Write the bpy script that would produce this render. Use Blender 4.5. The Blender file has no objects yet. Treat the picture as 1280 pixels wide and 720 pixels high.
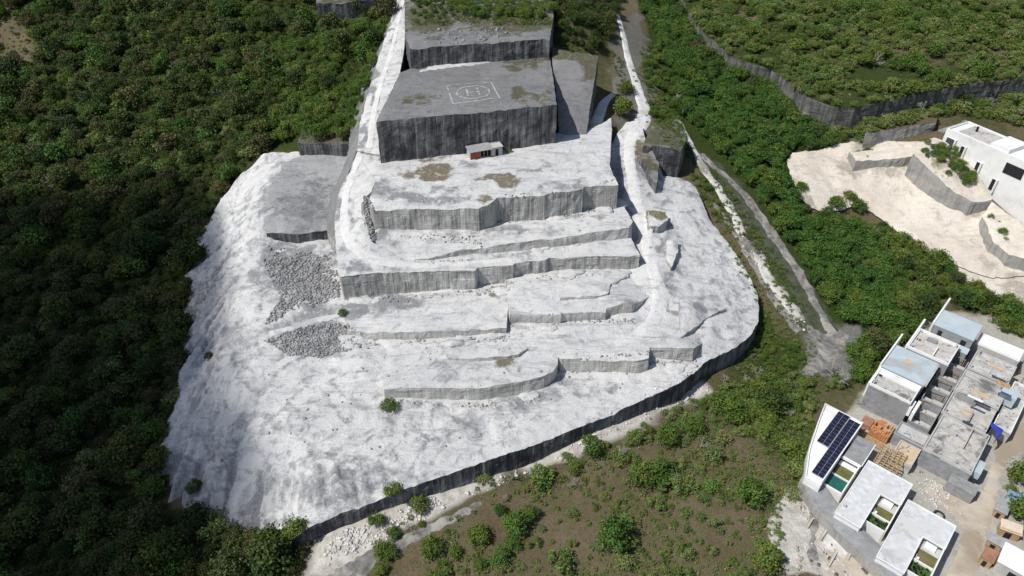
import bpy, bmesh, math, random
import numpy as np
from mathutils import Vector, Matrix, geometry
random.seed(7); RNG = np.random.default_rng(11)
C = bpy.context.scene.collection
scene = bpy.context.scene
FPX, PITCH, CAMH = 889.0, math.radians(38), 100.0
CP, SP = math.cos(PITCH), math.sin(PITCH)

# ------------------------------------------------------------------ projection between the photograph (1280x720) and the place
def at(px, py, z=0.0):
    u = (px - 640) / FPX; v = (360 - py) / FPX
    dy = CP + v * SP; dz = -SP + v * CP
    t = (z - CAMH) / dz
    return (u * t, dy * t, z)
def proj(x, y, z):
    x = np.asarray(x, float); y = np.asarray(y, float); z = np.asarray(z, float) - CAMH
    d = y * CP - z * SP; up = y * SP + z * CP
    d = np.maximum(d, 1e-3)
    return 640 + FPX * x / d, 360 - FPX * up / d

# ------------------------------------------------------------------ noise
def _h(ix, iy, s):
    n = (ix * 374761393 + iy * 668265263 + s * 1442695041) & 0xffffffff
    n = ((n ^ (n >> 13)) * 1274126177) & 0xffffffff
    return ((n ^ (n >> 16)) & 0xffff) / 32767.5 - 1.0
def vnoise(x, y, s=0):
    x = np.asarray(x, float); y = np.asarray(y, float)
    ix = np.floor(x).astype(np.int64); iy = np.floor(y).astype(np.int64)
    fx = x - ix; fy = y - iy
    fx = fx * fx * (3 - 2 * fx); fy = fy * fy * (3 - 2 * fy)
    a = _h(ix, iy, s); b = _h(ix + 1, iy, s); c = _h(ix, iy + 1, s); d = _h(ix + 1, iy + 1, s)
    return (a * (1 - fx) + b * fx) * (1 - fy) + (c * (1 - fx) + d * fx) * fy
def fbm(x, y, scale, oct=4, s=0, gain=.5):
    x = np.asarray(x, float); y = np.asarray(y, float)
    r = 0; a = 1; f = 1.0 / scale
    for k in range(oct):
        r = r + a * vnoise(x * f + 17.3 * k, y * f - 9.1 * k, s + k); a *= gain; f *= 2.03
    return r
def rbf(P):
    """smooth height field through scattered points (linear radial basis plus a plane)"""
    P = np.asarray(P, float); n = len(P)
    c = P[:, :2].mean(0); S = 100.0; q = (P[:, :2] - c) / S
    K = -np.hypot(q[:, None, 0] - q[None, :, 0], q[:, None, 1] - q[None, :, 1]) + np.eye(n) * 1e-3 * -1
    A = np.zeros((n + 3, n + 3)); A[:n, :n] = K; A[:n, n] = A[n, :n] = 1; A[:n, n + 1:] = q; A[n + 1:, :n] = q.T
    sol = np.linalg.solve(A, np.r_[P[:, 2], 0, 0, 0])
    def f(X, Y):
        X = (np.asarray(X, float) - c[0]) / S; Y = (np.asarray(Y, float) - c[1]) / S; out = np.empty(len(X))
        for i in range(0, len(X), 6000):
            x = X[i:i+6000]; y = Y[i:i+6000]
            out[i:i+6000] = -np.hypot(x[:, None] - q[None, :, 0], y[:, None] - q[None, :, 1]) @ sol[:n] + sol[n] + sol[n + 1] * x + sol[n + 2] * y
        return out
    return f
def inside(X, Y, poly):
    X = np.asarray(X, float); Y = np.asarray(Y, float); r = np.zeros(X.shape, bool)
    n = len(poly)
    for i in range(n):
        x0, y0 = poly[i][0], poly[i][1]; x1, y1 = poly[(i + 1) % n][0], poly[(i + 1) % n][1]
        if y0 == y1: continue
        c = ((y0 > Y) != (y1 > Y)) & (X < (x1 - x0) * (Y - y0) / (y1 - y0) + x0)
        r ^= c
    return r
def edist(X, Y, poly, closed=True):
    X = np.asarray(X, float); Y = np.asarray(Y, float); best = np.full(X.shape, 1e9); n = len(poly)
    for i in range(n if closed else n - 1):
        ax, ay = poly[i][0], poly[i][1]; bx, by = poly[(i + 1) % n][0], poly[(i + 1) % n][1]
        L = (bx - ax) ** 2 + (by - ay) ** 2 + 1e-9
        t = np.clip(((X - ax) * (bx - ax) + (Y - ay) * (by - ay)) / L, 0, 1)
        best = np.minimum(best, np.hypot(X - ax - t * (bx - ax), Y - ay - t * (by - ay)))
    return best

# ------------------------------------------------------------------ materials
def newmat(name):
    m = bpy.data.materials.new(name); m.use_nodes = True
    nt = m.node_tree; nt.nodes.clear()
    o = nt.nodes.new('ShaderNodeOutputMaterial'); b = nt.nodes.new('ShaderNodeBsdfPrincipled')
    nt.links.new(b.outputs[0], o.inputs[0]); b.inputs['Roughness'].default_value = .9
    b.inputs['Specular IOR Level'].default_value = .2
    return m, nt, b
class N:
    def __init__(s, nt): s.nt = nt
    def node(s, t, **k):
        n = s.nt.nodes.new(t)
        for a, v in k.items(): setattr(n, a, v)
        return n
    def l(s, a, b): s.nt.links.new(a, b)
    def pos(s, scale=(1, 1, 1), obj=False):
        src = s.node('ShaderNodeTexCoord').outputs['Object'] if obj else s.node('ShaderNodeNewGeometry').outputs['Position']
        m = s.node('ShaderNodeMapping'); m.inputs['Scale'].default_value = scale
        s.l(src, m.inputs[0]); return m.outputs[0]
    def noise(s, vec, scale, detail=5, rough=.55, dist=0):
        n = s.node('ShaderNodeTexNoise'); n.inputs['Scale'].default_value = scale; n.inputs['Detail'].default_value = detail
        n.inputs['Roughness'].default_value = rough; n.inputs['Distortion'].default_value = dist
        s.l(vec, n.inputs['Vector']); return n.outputs['Fac']
    def ramp(s, fac, stops):
        r = s.node('ShaderNodeValToRGB'); e = r.color_ramp.elements
        while len(e) < len(stops): e.new(.5)
        for el, (p, c) in zip(e, stops):
            el.position = p; el.color = (*c, 1) if len(c) == 3 else c
        s.l(fac, r.inputs[0]); return r.outputs[0]
    def mr(s, fac, a, b, c=0., d=1.):
        m = s.node('ShaderNodeMapRange'); m.inputs[1].default_value = a; m.inputs[2].default_value = b
        m.inputs[3].default_value = c; m.inputs[4].default_value = d
        s.l(fac, m.inputs[0]); return m.outputs[0]
    def mix(s, fac, a, b, bt='MIX'):
        m = s.node('ShaderNodeMix', data_type='RGBA', blend_type=bt)
        for i, v in ((0, fac), (6, a), (7, b)):
            if hasattr(v, 'is_output'): s.l(v, m.inputs[i])
            else: m.inputs[i].default_value = v if i == 0 else (*v, 1)
        return m.outputs[2]
    def math(s, op, a, b=0.):
        m = s.node('ShaderNodeMath', operation=op)
        for i, v in ((0, a), (1, b)):
            if hasattr(v, 'is_output'): s.l(v, m.inputs[i])
            else: m.inputs[i].default_value = v
        return m.outputs[0]
    def bump(s, h, b, strength=.4, dist=.1):
        n = s.node('ShaderNodeBump'); n.inputs['Strength'].default_value = strength; n.inputs['Distance'].default_value = dist
        s.l(h, n.inputs['Height']); s.l(n.outputs[0], b.inputs['Normal'])
def mottle(name, a, b, scale=1.0, c=None, rough=.9, lo=.35, hi=.65, bump=.3, stain=None, spec=.2):
    m, nt, bs = newmat(name); n = N(nt); p = n.pos()
    f = n.noise(p, scale, 6, .6)
    col = n.ramp(f, [(lo, a), (hi, b)])
    if c:
        g = n.noise(p, scale * .23, 4, .6, .6); col = n.mix(n.mr(g, .5, .62), col, c)
    if stain:
        g = n.noise(p, scale * .4, 5, .65, .4); col = n.mix(n.mr(g, .55, .68, 0, .8), col, stain)
    n.l(col, bs.inputs['Base Color']); bs.inputs['Roughness'].default_value = rough; bs.inputs['Specular IOR Level'].default_value = spec
    n.bump(n.noise(p, scale * 6, 4), bs, bump, .05)
    return m

def rock_top(name, white, grey, warm, brown, cov=.5):
    """limestone surface: powder white, grey patches, fine crumbs; attribute 'tint' = (grey, brown, -, -)"""
    m, nt, b = newmat(name); n = N(nt); p = n.pos()
    big = n.noise(p, .07, 6, .62, .8); mid = n.noise(p, .45, 7, .68, .5); fine = n.noise(p, 2.6, 6, .7)
    at_ = n.node('ShaderNodeAttribute', attribute_name='tint'); sep = n.node('ShaderNodeSeparateColor'); n.l(at_.outputs['Color'], sep.inputs[0])
    col = n.mix(n.mr(big, .40, .62), white, warm)
    col = n.mix(n.mr(mid, .50, .66, 0, .55), col, grey)
    smear = n.noise(n.pos((.10, .55, .3)), 1.0, 5, .65, .9)
    col = n.mix(n.mr(smear, .52, .66, 0, .6), col, grey)
    crumb = n.noise(p, 1.1, 8, .8, .3); col = n.mix(n.mr(crumb, .56, .64, 0, .4), col, tuple(.8 * k for k in grey))
    g = n.math('ADD', n.math('MULTIPLY', sep.outputs[0], 1.5), n.math('SUBTRACT', n.mr(mid, .3, .7, 0, 1), .75))
    col = n.mix(n.mr(g, .0, .6, 0, .95), col, n.mix(n.mr(fine, .35, .65), tuple(.55 * k for k in grey), grey))
    h = n.math('ADD', n.math('MULTIPLY', sep.outputs[1], 1.6), n.math('SUBTRACT', n.mr(mid, .3, .7, 0, 1), .8))
    col = n.mix(n.mr(h, .1, .6, 0, .9), col, n.mix(n.mr(fine, .4, .6), brown, tuple(.6 * k for k in brown)))
    grit = n.noise(n.pos((1, 1, 1)), 3.2, 8, .85); col = n.mix(n.mr(grit, .58, .64, 0, .55), col, tuple(.62 * k for k in grey))
    rut = n.noise(n.pos((.22, 1.5, .6)), 1.0, 6, .75, 1.2); col = n.mix(n.mr(rut, .60, .64, 0, .6), col, tuple(.75 * k for k in grey))
    rut2 = n.noise(n.pos((1.3, .28, .6)), 1.0, 6, .75, 1.0); col = n.mix(n.mr(rut2, .62, .66, 0, .5), col, tuple(.75 * k for k in grey))
    lite = n.noise(p, .6, 7, .7, .4); col = n.mix(n.mr(lite, .56, .66, 0, .7), col, white)
    speck = n.node('ShaderNodeTexVoronoi'); speck.inputs['Scale'].default_value = .8; n.l(n.pos(), speck.inputs['Vector'])
    col = n.mix(n.mr(speck.outputs['Distance'], .05, .11, .35, 0), col, tuple(.3 * k for k in grey))
    n.l(col, b.inputs['Base Color']); b.inputs['Specular IOR Level'].default_value = .08
    n.bump(n.math('ADD', n.math('ADD', n.math('MULTIPLY', mid, 1.0), n.math('MULTIPLY', fine, .6)), n.math('ADD', n.math('MULTIPLY', grit, .5), n.math('MULTIPLY', rut, -.5))), b, .8, .36)
    return m
def rock_wall(name, light, dark, amount, warm=None):
    """saw cut limestone face: vertical drip streaks, horizontal saw lines; amount = how much of it is black with age"""
    m, nt, b = newmat(name); n = N(nt)
    s1 = n.noise(n.pos((1.1, 1.1, .07)), 1.0, 5, .7); s2 = n.noise(n.pos((4.2, 4.2, .16)), 1.0, 4, .6)
    blot = n.noise(n.pos(), .22, 5, .6); fine = n.noise(n.pos((1, 1, 2.5)), 2.4, 6, .7)
    w = n.node('ShaderNodeTexWave', bands_direction='Z'); w.inputs['Scale'].default_value = .8; w.inputs['Distortion'].default_value = .6
    n.l(n.pos(), w.inputs['Vector'])
    f = n.math('ADD', n.math('ADD', n.math('MULTIPLY', s1, .62), n.math('MULTIPLY', s2, .28)), n.math('MULTIPLY', blot, .5))
    c = .70 - (amount - .5) * .5
    col = n.mix(n.mr(f, c - .09, c + .12), light, dark)
    if warm: col = n.mix(n.mr(blot, .5, .65, 0, .7), col, n.mix(.5, warm, light))
    col = n.mix(n.mr(fine, .4, .7, 0, .35), col, tuple(.5 * k for k in dark))
    col = n.mix(n.mr(w.outputs['Fac'], .0, .12, .3, 0), col, dark)
    n.l(col, b.inputs['Base Color']); b.inputs['Specular IOR Level'].default_value = .08
    n.bump(n.math('ADD', n.math('ADD', s2, n.math('MULTIPLY', fine, .6)), n.math('MULTIPLY', w.outputs['Fac'], .15)), b, .7, .25)
    return m
M = {}
WHITE, GREY = (.675, .672, .658), (.33, .338, .352)
M['rock'] = rock_top('limestone powder', WHITE, GREY, (.60, .60, .595), (.20, .165, .10))
M['rock_grey'] = rock_top('weathered limestone top', (.26, .26, .262), (.15, .15, .153), (.21, .21, .21), (.12, .115, .065))
M['rock_dim'] = rock_top('grey limestone fines', (.42, .43, .435), (.24, .25, .255), (.33, .335, .335), (.2, .17, .1))
M['sand'] = rock_top('pale sandy limestone', (.76, .70, .61), (.54, .485, .41), (.68, .61, .52), (.2, .17, .09))
M['wall'] = rock_wall('sawn limestone face', (.66, .645, .61), (.17, .17, .168), .36, (.56, .53, .46))
M['wall_mid'] = rock_wall('weathered sawn face', (.62, .61, .58), (.12, .12, .12), .47, (.54, .51, .45))
M['wall_dark'] = rock_wall('black weathered face', (.33, .33, .335), (.075, .075, .08), .62)
M['cliff'] = rock_wall('old lichen grey cliff', (.30, .295, .28), (.07, .07, .07), .62, (.16, .17, .10))
M['concrete_wall'] = rock_wall('bare concrete wall', (.42, .41, .385), (.25, .245, .235), .38)

def ground_mat():
    m, nt, b = newmat('ground'); n = N(nt); p = n.pos()
    a = n.node('ShaderNodeAttribute', attribute_name='zone'); s = n.node('ShaderNodeSeparateColor'); n.l(a.outputs['Color'], s.inputs[0])
    big = n.noise(p, .09, 6, .65, .5); mid = n.noise(p, .5, 7, .7); fine = n.noise(p, 3.0, 6, .75)
    base = n.mix(n.mr(mid, .40, .62), (.150, .112, .075), (.115, .108, .052))
    base = n.mix(n.mr(big, .45, .62, 0, .75), base, (.185, .145, .10))
    base = n.mix(n.mr(fine, .45, .65, 0, .7), base, (.065, .066, .028))
    def lay(base, chan, col, w=.5):
        f = n.math('ADD', n.math('MULTIPLY', chan, 1.7), n.math('SUBTRACT', n.math('ADD', n.math('MULTIPLY', mid, .7), n.math('MULTIPLY', fine, .5)), 1.05))
        return n.mix(n.mr(f, 0, w), base, col)
    base = lay(base, s.outputs[1], n.mix(n.mr(fine, .4, .6), (.050, .075, .020), (.03, .04, .014)))
    base = lay(base, s.outputs[2], n.mix(n.mr(fine, .4, .6), (.22, .215, .20), (.13, .125, .115)))
    base = lay(base, s.outputs[0], n.mix(n.mr(mid, .4, .65), (.62, .59, .54), (.36, .34, .30)))
    n.l(base, b.inputs['Base Color']); b.inputs['Specular IOR Level'].default_value = .05
    n.bump(n.math('ADD', mid, n.math('MULTIPLY', fine, .7)), b, .9, .3)
    return m
M['ground'] = ground_mat()

def leaf_mat(name, cols, rnd=.3):
    m, nt, b = newmat(name); n = N(nt)
    oi = n.node('ShaderNodeObjectInfo')
    col = n.ramp(oi.outputs['Random'], [(i / max(1, len(cols) - 1), c) for i, c in enumerate(cols)])
    a = n.node('ShaderNodeAttribute', attribute_name='leaf')
    col = n.mix(1.0, col, a.outputs['Color'], 'MULTIPLY')
    n.l(col, b.inputs['Base Color']); b.inputs['Roughness'].default_value = .6; b.inputs['Specular IOR Level'].default_value = .25
    tr = n.node('ShaderNodeBsdfTranslucent'); n.l(n.mix(.5, col, (.10, .16, .02)), tr.inputs[0])
    mx = n.node('ShaderNodeMixShader'); mx.inputs[0].default_value = .22
    n.l(b.outputs[0], mx.inputs[1]); n.l(tr.outputs[0], mx.inputs[2])
    n.l(mx.outputs[0], [q for q in nt.nodes if q.type == 'OUTPUT_MATERIAL'][0].inputs[0])
    return m
M['leaf_wood'] = leaf_mat('wood leaves', [(0.071, 0.102, 0.021), (0.046, 0.085, 0.019), (0.113, 0.135, 0.029), (0.041, 0.074, 0.021), (0.136, 0.130, 0.048), (0.064, 0.116, 0.021), (0.118, 0.104, 0.045), (0.050, 0.093, 0.018), (0.095, 0.120, 0.036), (0.036, 0.070, 0.018)])
M['leaf_lush'] = leaf_mat('lush leaves', [(0.076, 0.155, 0.028), (0.057, 0.128, 0.026), (0.105, 0.182, 0.033), (0.072, 0.164, 0.033), (0.133, 0.191, 0.034)])
M['leaf_dry'] = leaf_mat('dry scrub leaves', [(0.173, 0.234, 0.061), (0.126, 0.211, 0.049), (0.212, 0.250, 0.076), (0.143, 0.240, 0.051), (0.244, 0.268, 0.095), (0.110, 0.191, 0.046)])
M['leaf_field'] = leaf_mat('bush leaves', [(0.108, 0.177, 0.030), (0.081, 0.151, 0.025), (0.154, 0.203, 0.039), (0.128, 0.177, 0.035)])
M['bark'] = mottle('bark', (.10, .08, .06), (.18, .15, .12), 3)
M['bare'] = mottle('bare pale wood', (.26, .24, .21), (.40, .38, .35), 3)
M['stone'] = mottle('broken limestone', (.20, .20, .205), (.40, .40, .40), .8)
M['stone_white'] = mottle('white rubble', (.48, .46, .43), (.72, .70, .66), .8)
M['asphalt'] = mottle('old asphalt', (.12, .115, .11), (.24, .23, .215), 1.1, c=(.33, .315, .285), stain=(.10, .085, .06))
M['roadwhite'] = mottle('dusty concrete road', (.48, .46, .43), (.64, .62, .58), .5, c=(.30, .285, .26), stain=(.22, .20, .17))
M['path'] = mottle('white dust track', (.58, .57, .55), (.74, .735, .715), .8, c=(.50, .49, .47), bump=.7)
M['haul'] = rock_top('white haul track', (.74, .735, .72), (.50, .50, .495), (.69, .685, .67), (.3, .28, .24))
M['track'] = mottle('grey dust track', (.50, .50, .495), (.62, .62, .61), 1.2, c=(.42, .42, .42), bump=.6)
M['dirt'] = mottle('beige dirt road', (.40, .345, .275), (.54, .48, .40), .35, c=(.34, .28, .215), stain=(.48, .44, .385))
M['white'] = mottle('white render', (.74, .74, .73), (.82, .82, .81), .5, stain=(.62, .61, .58), bump=.05)
M['whitegrey'] = mottle('weathered white roof', (.52, .53, .54), (.68, .69, .70), 1.1, c=(.58, .58, .57), stain=(.42, .42, .415), bump=.1)
M['screed'] = mottle('bare roof screed', (.44, .43, .405), (.58, .57, .545), 1.3, c=(.40, .385, .36), stain=(.20, .19, .175), bump=.2)
M['soot'] = mottle('dark stained roof screed', (.40, .39, .365), (.54, .525, .50), 1.2, c=(.17, .165, .155), stain=(.15, .145, .135), bump=.2)
M['blueroof'] = mottle('pale blue roof coating', (.40, .475, .51), (.48, .55, .585), .35, stain=(.36, .36, .34), bump=.05)
M['concrete'] = mottle('grey cement render', (.235, .24, .245), (.33, .335, .34), 1.1, c=(.27, .275, .275), stain=(.18, .18, .18), bump=.1)
M['concrete_light'] = mottle('light cement', (.42, .415, .405), (.53, .525, .51), .6, stain=(.30, .295, .285), bump=.1)
M['tile'] = mottle('orange roof tiles', (.42, .17, .07), (.58, .28, .13), 1.5, c=(.50, .36, .25))
M['wood'] = mottle('sawn timber', (.36, .24, .13), (.50, .36, .21), 2)
M['plank'] = mottle('pale planks', (.50, .38, .25), (.62, .50, .35), 1.5)
M['lawn'] = mottle('lawn', (.10, .115, .035), (.17, .15, .06), .8, c=(.2, .155, .085))
M['lawn_green'] = mottle('green lawn', (.04, .085, .02), (.07, .12, .035), 1.2)
M['pool'] = mottle('green pool water', (.02, .10, .075), (.03, .14, .11), .5, rough=.08, bump=.05, spec=.5)
M['dark'] = mottle('dark opening', (.02, .021, .023), (.03, .03, .032), 1)
M['glass'] = mottle('window glass', (.03, .04, .05), (.05, .06, .07), .4, rough=.12, bump=0, spec=.5)
M['panel'] = mottle('solar cells', (.012, .014, .035), (.02, .022, .05), .6, rough=.25, bump=0, spec=.5)
M['alu'] = mottle('aluminium', (.5, .51, .53), (.6, .6, .62), 2, rough=.4)
M['tarp'] = mottle('blue tarpaulin', (.03, .05, .30), (.05, .08, .42), 1.2, rough=.5)
M['tarp_pale'] = mottle('faded blue sheet', (.13, .24, .38), (.22, .34, .48), 1.2, rough=.5)
M['sheet'] = mottle('corrugated sheet', (.26, .27, .28), (.38, .38, .38), 1, rough=.5)
M['rust'] = mottle('rusty sheet', (.26, .13, .08), (.38, .22, .14), 1, rough=.7)
M['beige'] = mottle('beige board', (.55, .45, .34), (.66, .57, .45), 1)
M['red'] = mottle('rust red shutter', (.30, .085, .045), (.38, .12, .07), .8)
M['paint'] = mottle('worn white marking', (.34, .34, .335), (.50, .50, .49), 1.6, stain=(.24, .24, .24))
M['black'] = mottle('black rubber hose', (.035, .035, .035), (.06, .06, .06), 2)

# ------------------------------------------------------------------ object helpers
def link(name, me, mat=None, parent=None, loc=(0, 0, 0)):
    o = bpy.data.objects.new(name, me); C.objects.link(o); o.location = loc
    if mat is not None and me is not None:
        for m in (mat if isinstance(mat, (list, tuple)) else [mat]): me.materials.append(m)
    if parent: o.parent = parent
    return o
def tag(o, label=None, cat=None, group=None, kind=None):
    for k, v in (('label', label), ('category', cat), ('group', group), ('kind', kind)):
        if v: o[k] = v
    return o
def thing(name, label, cat, loc, rz=0, group=None):
    o = bpy.data.objects.new(name, None); C.objects.link(o); o.location = loc; o.rotation_euler = (0, 0, rz)
    o.empty_display_size = .5
    return tag(o, label, cat, group)
class MB:
    def __init__(s, o=(0, 0, 0)): s.v = []; s.f = []; s.o = o
    def add(s, vs, fs):
        b = len(s.v); s.v += [(x - s.o[0], y - s.o[1], z - s.o[2]) for x, y, z in vs]; s.f += [tuple(i + b for i in f) for f in fs]; return s
    def box(s, x0, x1, y0, y1, z0, z1):
        return s.add([(x0, y0, z0), (x1, y0, z0), (x1, y1, z0), (x0, y1, z0), (x0, y0, z1), (x1, y0, z1), (x1, y1, z1), (x0, y1, z1)],
              [(3, 2, 1, 0), (4, 5, 6, 7), (0, 1, 5, 4), (1, 2, 6, 5), (2, 3, 7, 6), (3, 0, 4, 7)])
    def prism(s, poly, z0, z1):
        n = len(poly)
        a = sum(poly[i][0] * poly[(i + 1) % n][1] - poly[(i + 1) % n][0] * poly[i][1] for i in range(n))
        if a < 0: poly = poly[::-1]
        return s.add([(p[0], p[1], z0) for p in poly] + [(p[0], p[1], z1) for p in poly],
              [tuple(range(n))[::-1], tuple(range(n, 2 * n))] + [(i, (i + 1) % n, (i + 1) % n + n, i + n) for i in range(n)])
    def bar(s, a, b, r, r2=None, n=6):
        a = Vector(a); b = Vector(b); d = (b - a).normalized(); r2 = r if r2 is None else r2
        u = d.orthogonal().normalized(); w = d.cross(u)
        vs = [tuple(p + (u * math.cos(2 * math.pi * k / n) + w * math.sin(2 * math.pi * k / n)) * q) for p, q in ((a, r), (b, r2)) for k in range(n)]
        return s.add(vs, [(k, (k + 1) % n, (k + 1) % n + n, k + n) for k in range(n)] + [tuple(range(n))[::-1], tuple(range(n, 2 * n))])
    def mesh(s, name):
        me = bpy.data.meshes.new(name); me.from_pydata(s.v, [], s.f); me.update(); return me
    def build(s, name, mat, parent=None, loc=(0, 0, 0)): return link(name, s.mesh(name), mat, parent, loc)
def npmesh(name, V, Fc):
    """fast mesh: V (n,3), Fc (m,k)"""
    me = bpy.data.meshes.new(name); V = np.asarray(V, np.float32); Fc = np.asarray(Fc, np.int32); k = Fc.shape[1]
    me.vertices.add(len(V)); me.vertices.foreach_set('co', V.ravel())
    me.loops.add(Fc.size); me.loops.foreach_set('vertex_index', Fc.ravel())
    me.polygons.add(len(Fc)); me.polygons.foreach_set('loop_start', np.arange(0, Fc.size, k, dtype=np.int32))
    me.polygons.foreach_set('loop_total', np.full(len(Fc), k, np.int32)); me.update(calc_edges=True); return me
def colattr(me, name, arr):
    a = me.color_attributes.new(name, 'FLOAT_COLOR', 'POINT'); arr = np.asarray(arr, np.float32)
    if arr.shape[1] == 3: arr = np.c_[arr, np.ones(len(arr), np.float32)]
    a.data.foreach_set('color', arr.ravel())
def smooth(me): me.polygons.foreach_set('use_smooth', np.ones(len(me.polygons), bool))

# ------------------------------------------------------------------ base terrain
CTRL = [(480,646,.9),(549,621,1.0),(622,596,1.2),(702,561,1.6),(744,536,2.6),(807,514,1.7),(876,471,1.1),(923,453,.7),(0,719,-6),(150,719,-5),(300,719,-3),(380,690,-1.5),(450,690,-.5),(520,660,0),(640,719,0),(640,640,0),(800,700,0),(800,600,0),(950,700,0),(950,560,0),(700,590,0),(860,510,0),
 (1000,620,0),(1000,500,0),(1060,560,0),(1100,640,0),(1180,690,0),(1270,700,0),(1270,620,0),(1270,540,0),(1180,600,0),(1130,520,0),(1200,500,0.3),(1150,440,.6),(1230,440,.6),(1279,440,.6),(1220,400,1),
 (960,440,0.3),(1030,440,.6),(990,388,3),(970,400,2.4),(940,330,6),(927,294,8),(913,259,10.5),(895,235,12.5),(882,214,14),(853,161,18.5),(840,120,21),(830,60,25),(815,20,28),
 (1060,410,1.2),(1029,397,2),(993,330,5),(962,286,8),(931,241,11),(900,205,14),(1040,330,4),(1000,260,9),(1000,200,13),(950,180,15),(900,140,18),(950,110,20),(870,70,24),(1090,300,4),(1060,270,7),(1150,350,2.5),(1250,380,1.5),
 (1030,190,13.5),(1100,180,15.5),(1150,185,16.5),(1000,230,11),(1060,240,9.5),(1110,250,8.5),(1160,290,5.5),(1200,320,4.5),(1279,340,3.5),(1150,320,4),(1230,290,6.5),(1279,300,6),
 (1179,172,18.2),(1207,191,15.5),(1227,217,13.2),(1250,245,11),(1279,277,8.5),(1140,150,18.5),(1060,150,18.5),(1000,135,19),(1180,140,19.5),(1279,122,21),(960,100,22),(928,94,23.5),(897,69,25.5),(867,41,27.5),
 (120,600,-7),(60,500,-6),(180,500,-6),(195,560,-6.5),(180,620,-7),(100,400,-4),(205,440,-4),(215,350,-1.5),(225,380,-2),(215,490,-5),(235,660,-5.4),(300,675,-4),(250,270,3),(280,215,9),(310,185,14),(0,300,-1),(120,280,1),(230,260,3),(270,200,9),(200,180,8),(100,180,7),(0,160,8),(320,160,15),(360,140,18),(420,165,20),(420,110,24),(300,90,20),(200,80,18),(100,80,17),(0,60,18),(400,40,31),(300,20,28),(150,10,27),(0,5,27),(450,40,33),
 (775,31,31.5),(782,62,29),(793,100,25.5),(800,135,22.5),(783,160,20.5),(760,75,28),(756,115,24),(745,150,23.4),(730,30,36),(600,20,38),
 # under the quarry pieces
 (480,40,33),(480,120,25),(580,110,26),(600,190,19),(700,190,18),(600,260,12),(700,260,12),(500,330,9),(700,330,9),(380,240,11),(380,320,4),(300,260,7),(300,340,2),(300,430,0),(420,430,2),(600,400,3.5),(750,380,4),(860,330,6),(820,260,11),(780,200,17),(500,500,1),(650,480,1.5),(780,440,2),(300,560,-2),(420,590,0),(600,560,0),(880,420,2.5),(850,230,13)]
GP = [at(*c) for c in CTRL]
GP += [(-400, 60, -8), (-400, 250, 20), (-300, 420, 38), (0, 420, 46), (300, 420, 42), (420, 200, 25), (300, 60, 0), (0, -60, -4), (-150, -40, -8), (150, -40, -2), (0, 1200, 70), (-1200, 900, 60), (1200, 900, 60), (-2500, 0, 0), (2500, 0, 0), (0, -2500, -10), (0, 3000, 80)]
GF = rbf(GP)
def ground_raw(X, Y):
    X = np.asarray(X, float); Y = np.asarray(Y, float); sh = X.shape; x = X.ravel(); y = Y.ravel()
    return (GF(x, y) + .25 * fbm(x, y, 9, 3, 3)).reshape(sh)
def axis(lo, hi, step, far):
    c = list(np.arange(lo, hi + .01, step)); s = step; a = hi
    while a < far: s *= 1.35; a += s; c.append(a)
    s = step; a = lo; pre = []
    while a > -far: s *= 1.35; a -= s; pre.append(a)
    return np.array(pre[::-1] + c)
GX = axis(-190, 160, 1.25, 6000); GY = axis(25, 300, 1.25, 6000)
gx, gy = np.meshgrid(GX, GY); GZ = ground_raw(gx, gy)
def ground(X, Y):
    X = np.asarray(X, float); Y = np.asarray(Y, float)
    i = np.clip(np.searchsorted(GX, X) - 1, 0, len(GX) - 2); j = np.clip(np.searchsorted(GY, Y) - 1, 0, len(GY) - 2)
    fx = np.clip((X - GX[i]) / (GX[i + 1] - GX[i]), 0, 1); fy = np.clip((Y - GY[j]) / (GY[j + 1] - GY[j]), 0, 1)
    return (GZ[j, i] * (1 - fx) + GZ[j, i + 1] * fx) * (1 - fy) + (GZ[j + 1, i] * (1 - fx) + GZ[j + 1, i + 1] * fx) * fy
PIECES = []
def surf(X, Y):
    X = np.atleast_1d(np.asarray(X, float)); Y = np.atleast_1d(np.asarray(Y, float)); z = ground(X, Y)
    for p in PIECES:
        b = p['bb']; c = np.nonzero((X > b[0]) & (X < b[1]) & (Y > b[2]) & (Y < b[3]))[0]
        if len(c) == 0: continue
        c = c[inside(X[c], Y[c], p['poly'])]
        if len(c): z[c] = np.maximum(z[c], p['z'](X[c], Y[c]))
    return z
def hit(px, py, f=None, z0=5.0):
    f = f or ground; z = z0
    for _ in range(14):
        x, y, _z = at(px, py, z); z = .35 * z + .65 * float(np.atleast_1d(f(np.array([x]), np.array([y])))[0])
    x, y, _z = at(px, py, z); return (x, y, z)
def dens(P, step, jit=0.0, closed=True):
    out = []; n = len(P)
    for i in range(n if closed else n - 1):
        a = np.array(P[i], float); b = np.array(P[(i + 1) % n], float); L = np.hypot(*(b - a)[:2]); k = max(1, int(L / step))
        for t in range(k):
            q = a + (b - a) * t / k
            if jit and t: q[:2] += RNG.normal(0, jit, 2)
            out.append(tuple(q))
    if not closed: out.append(tuple(P[-1]))
    return out
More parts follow.
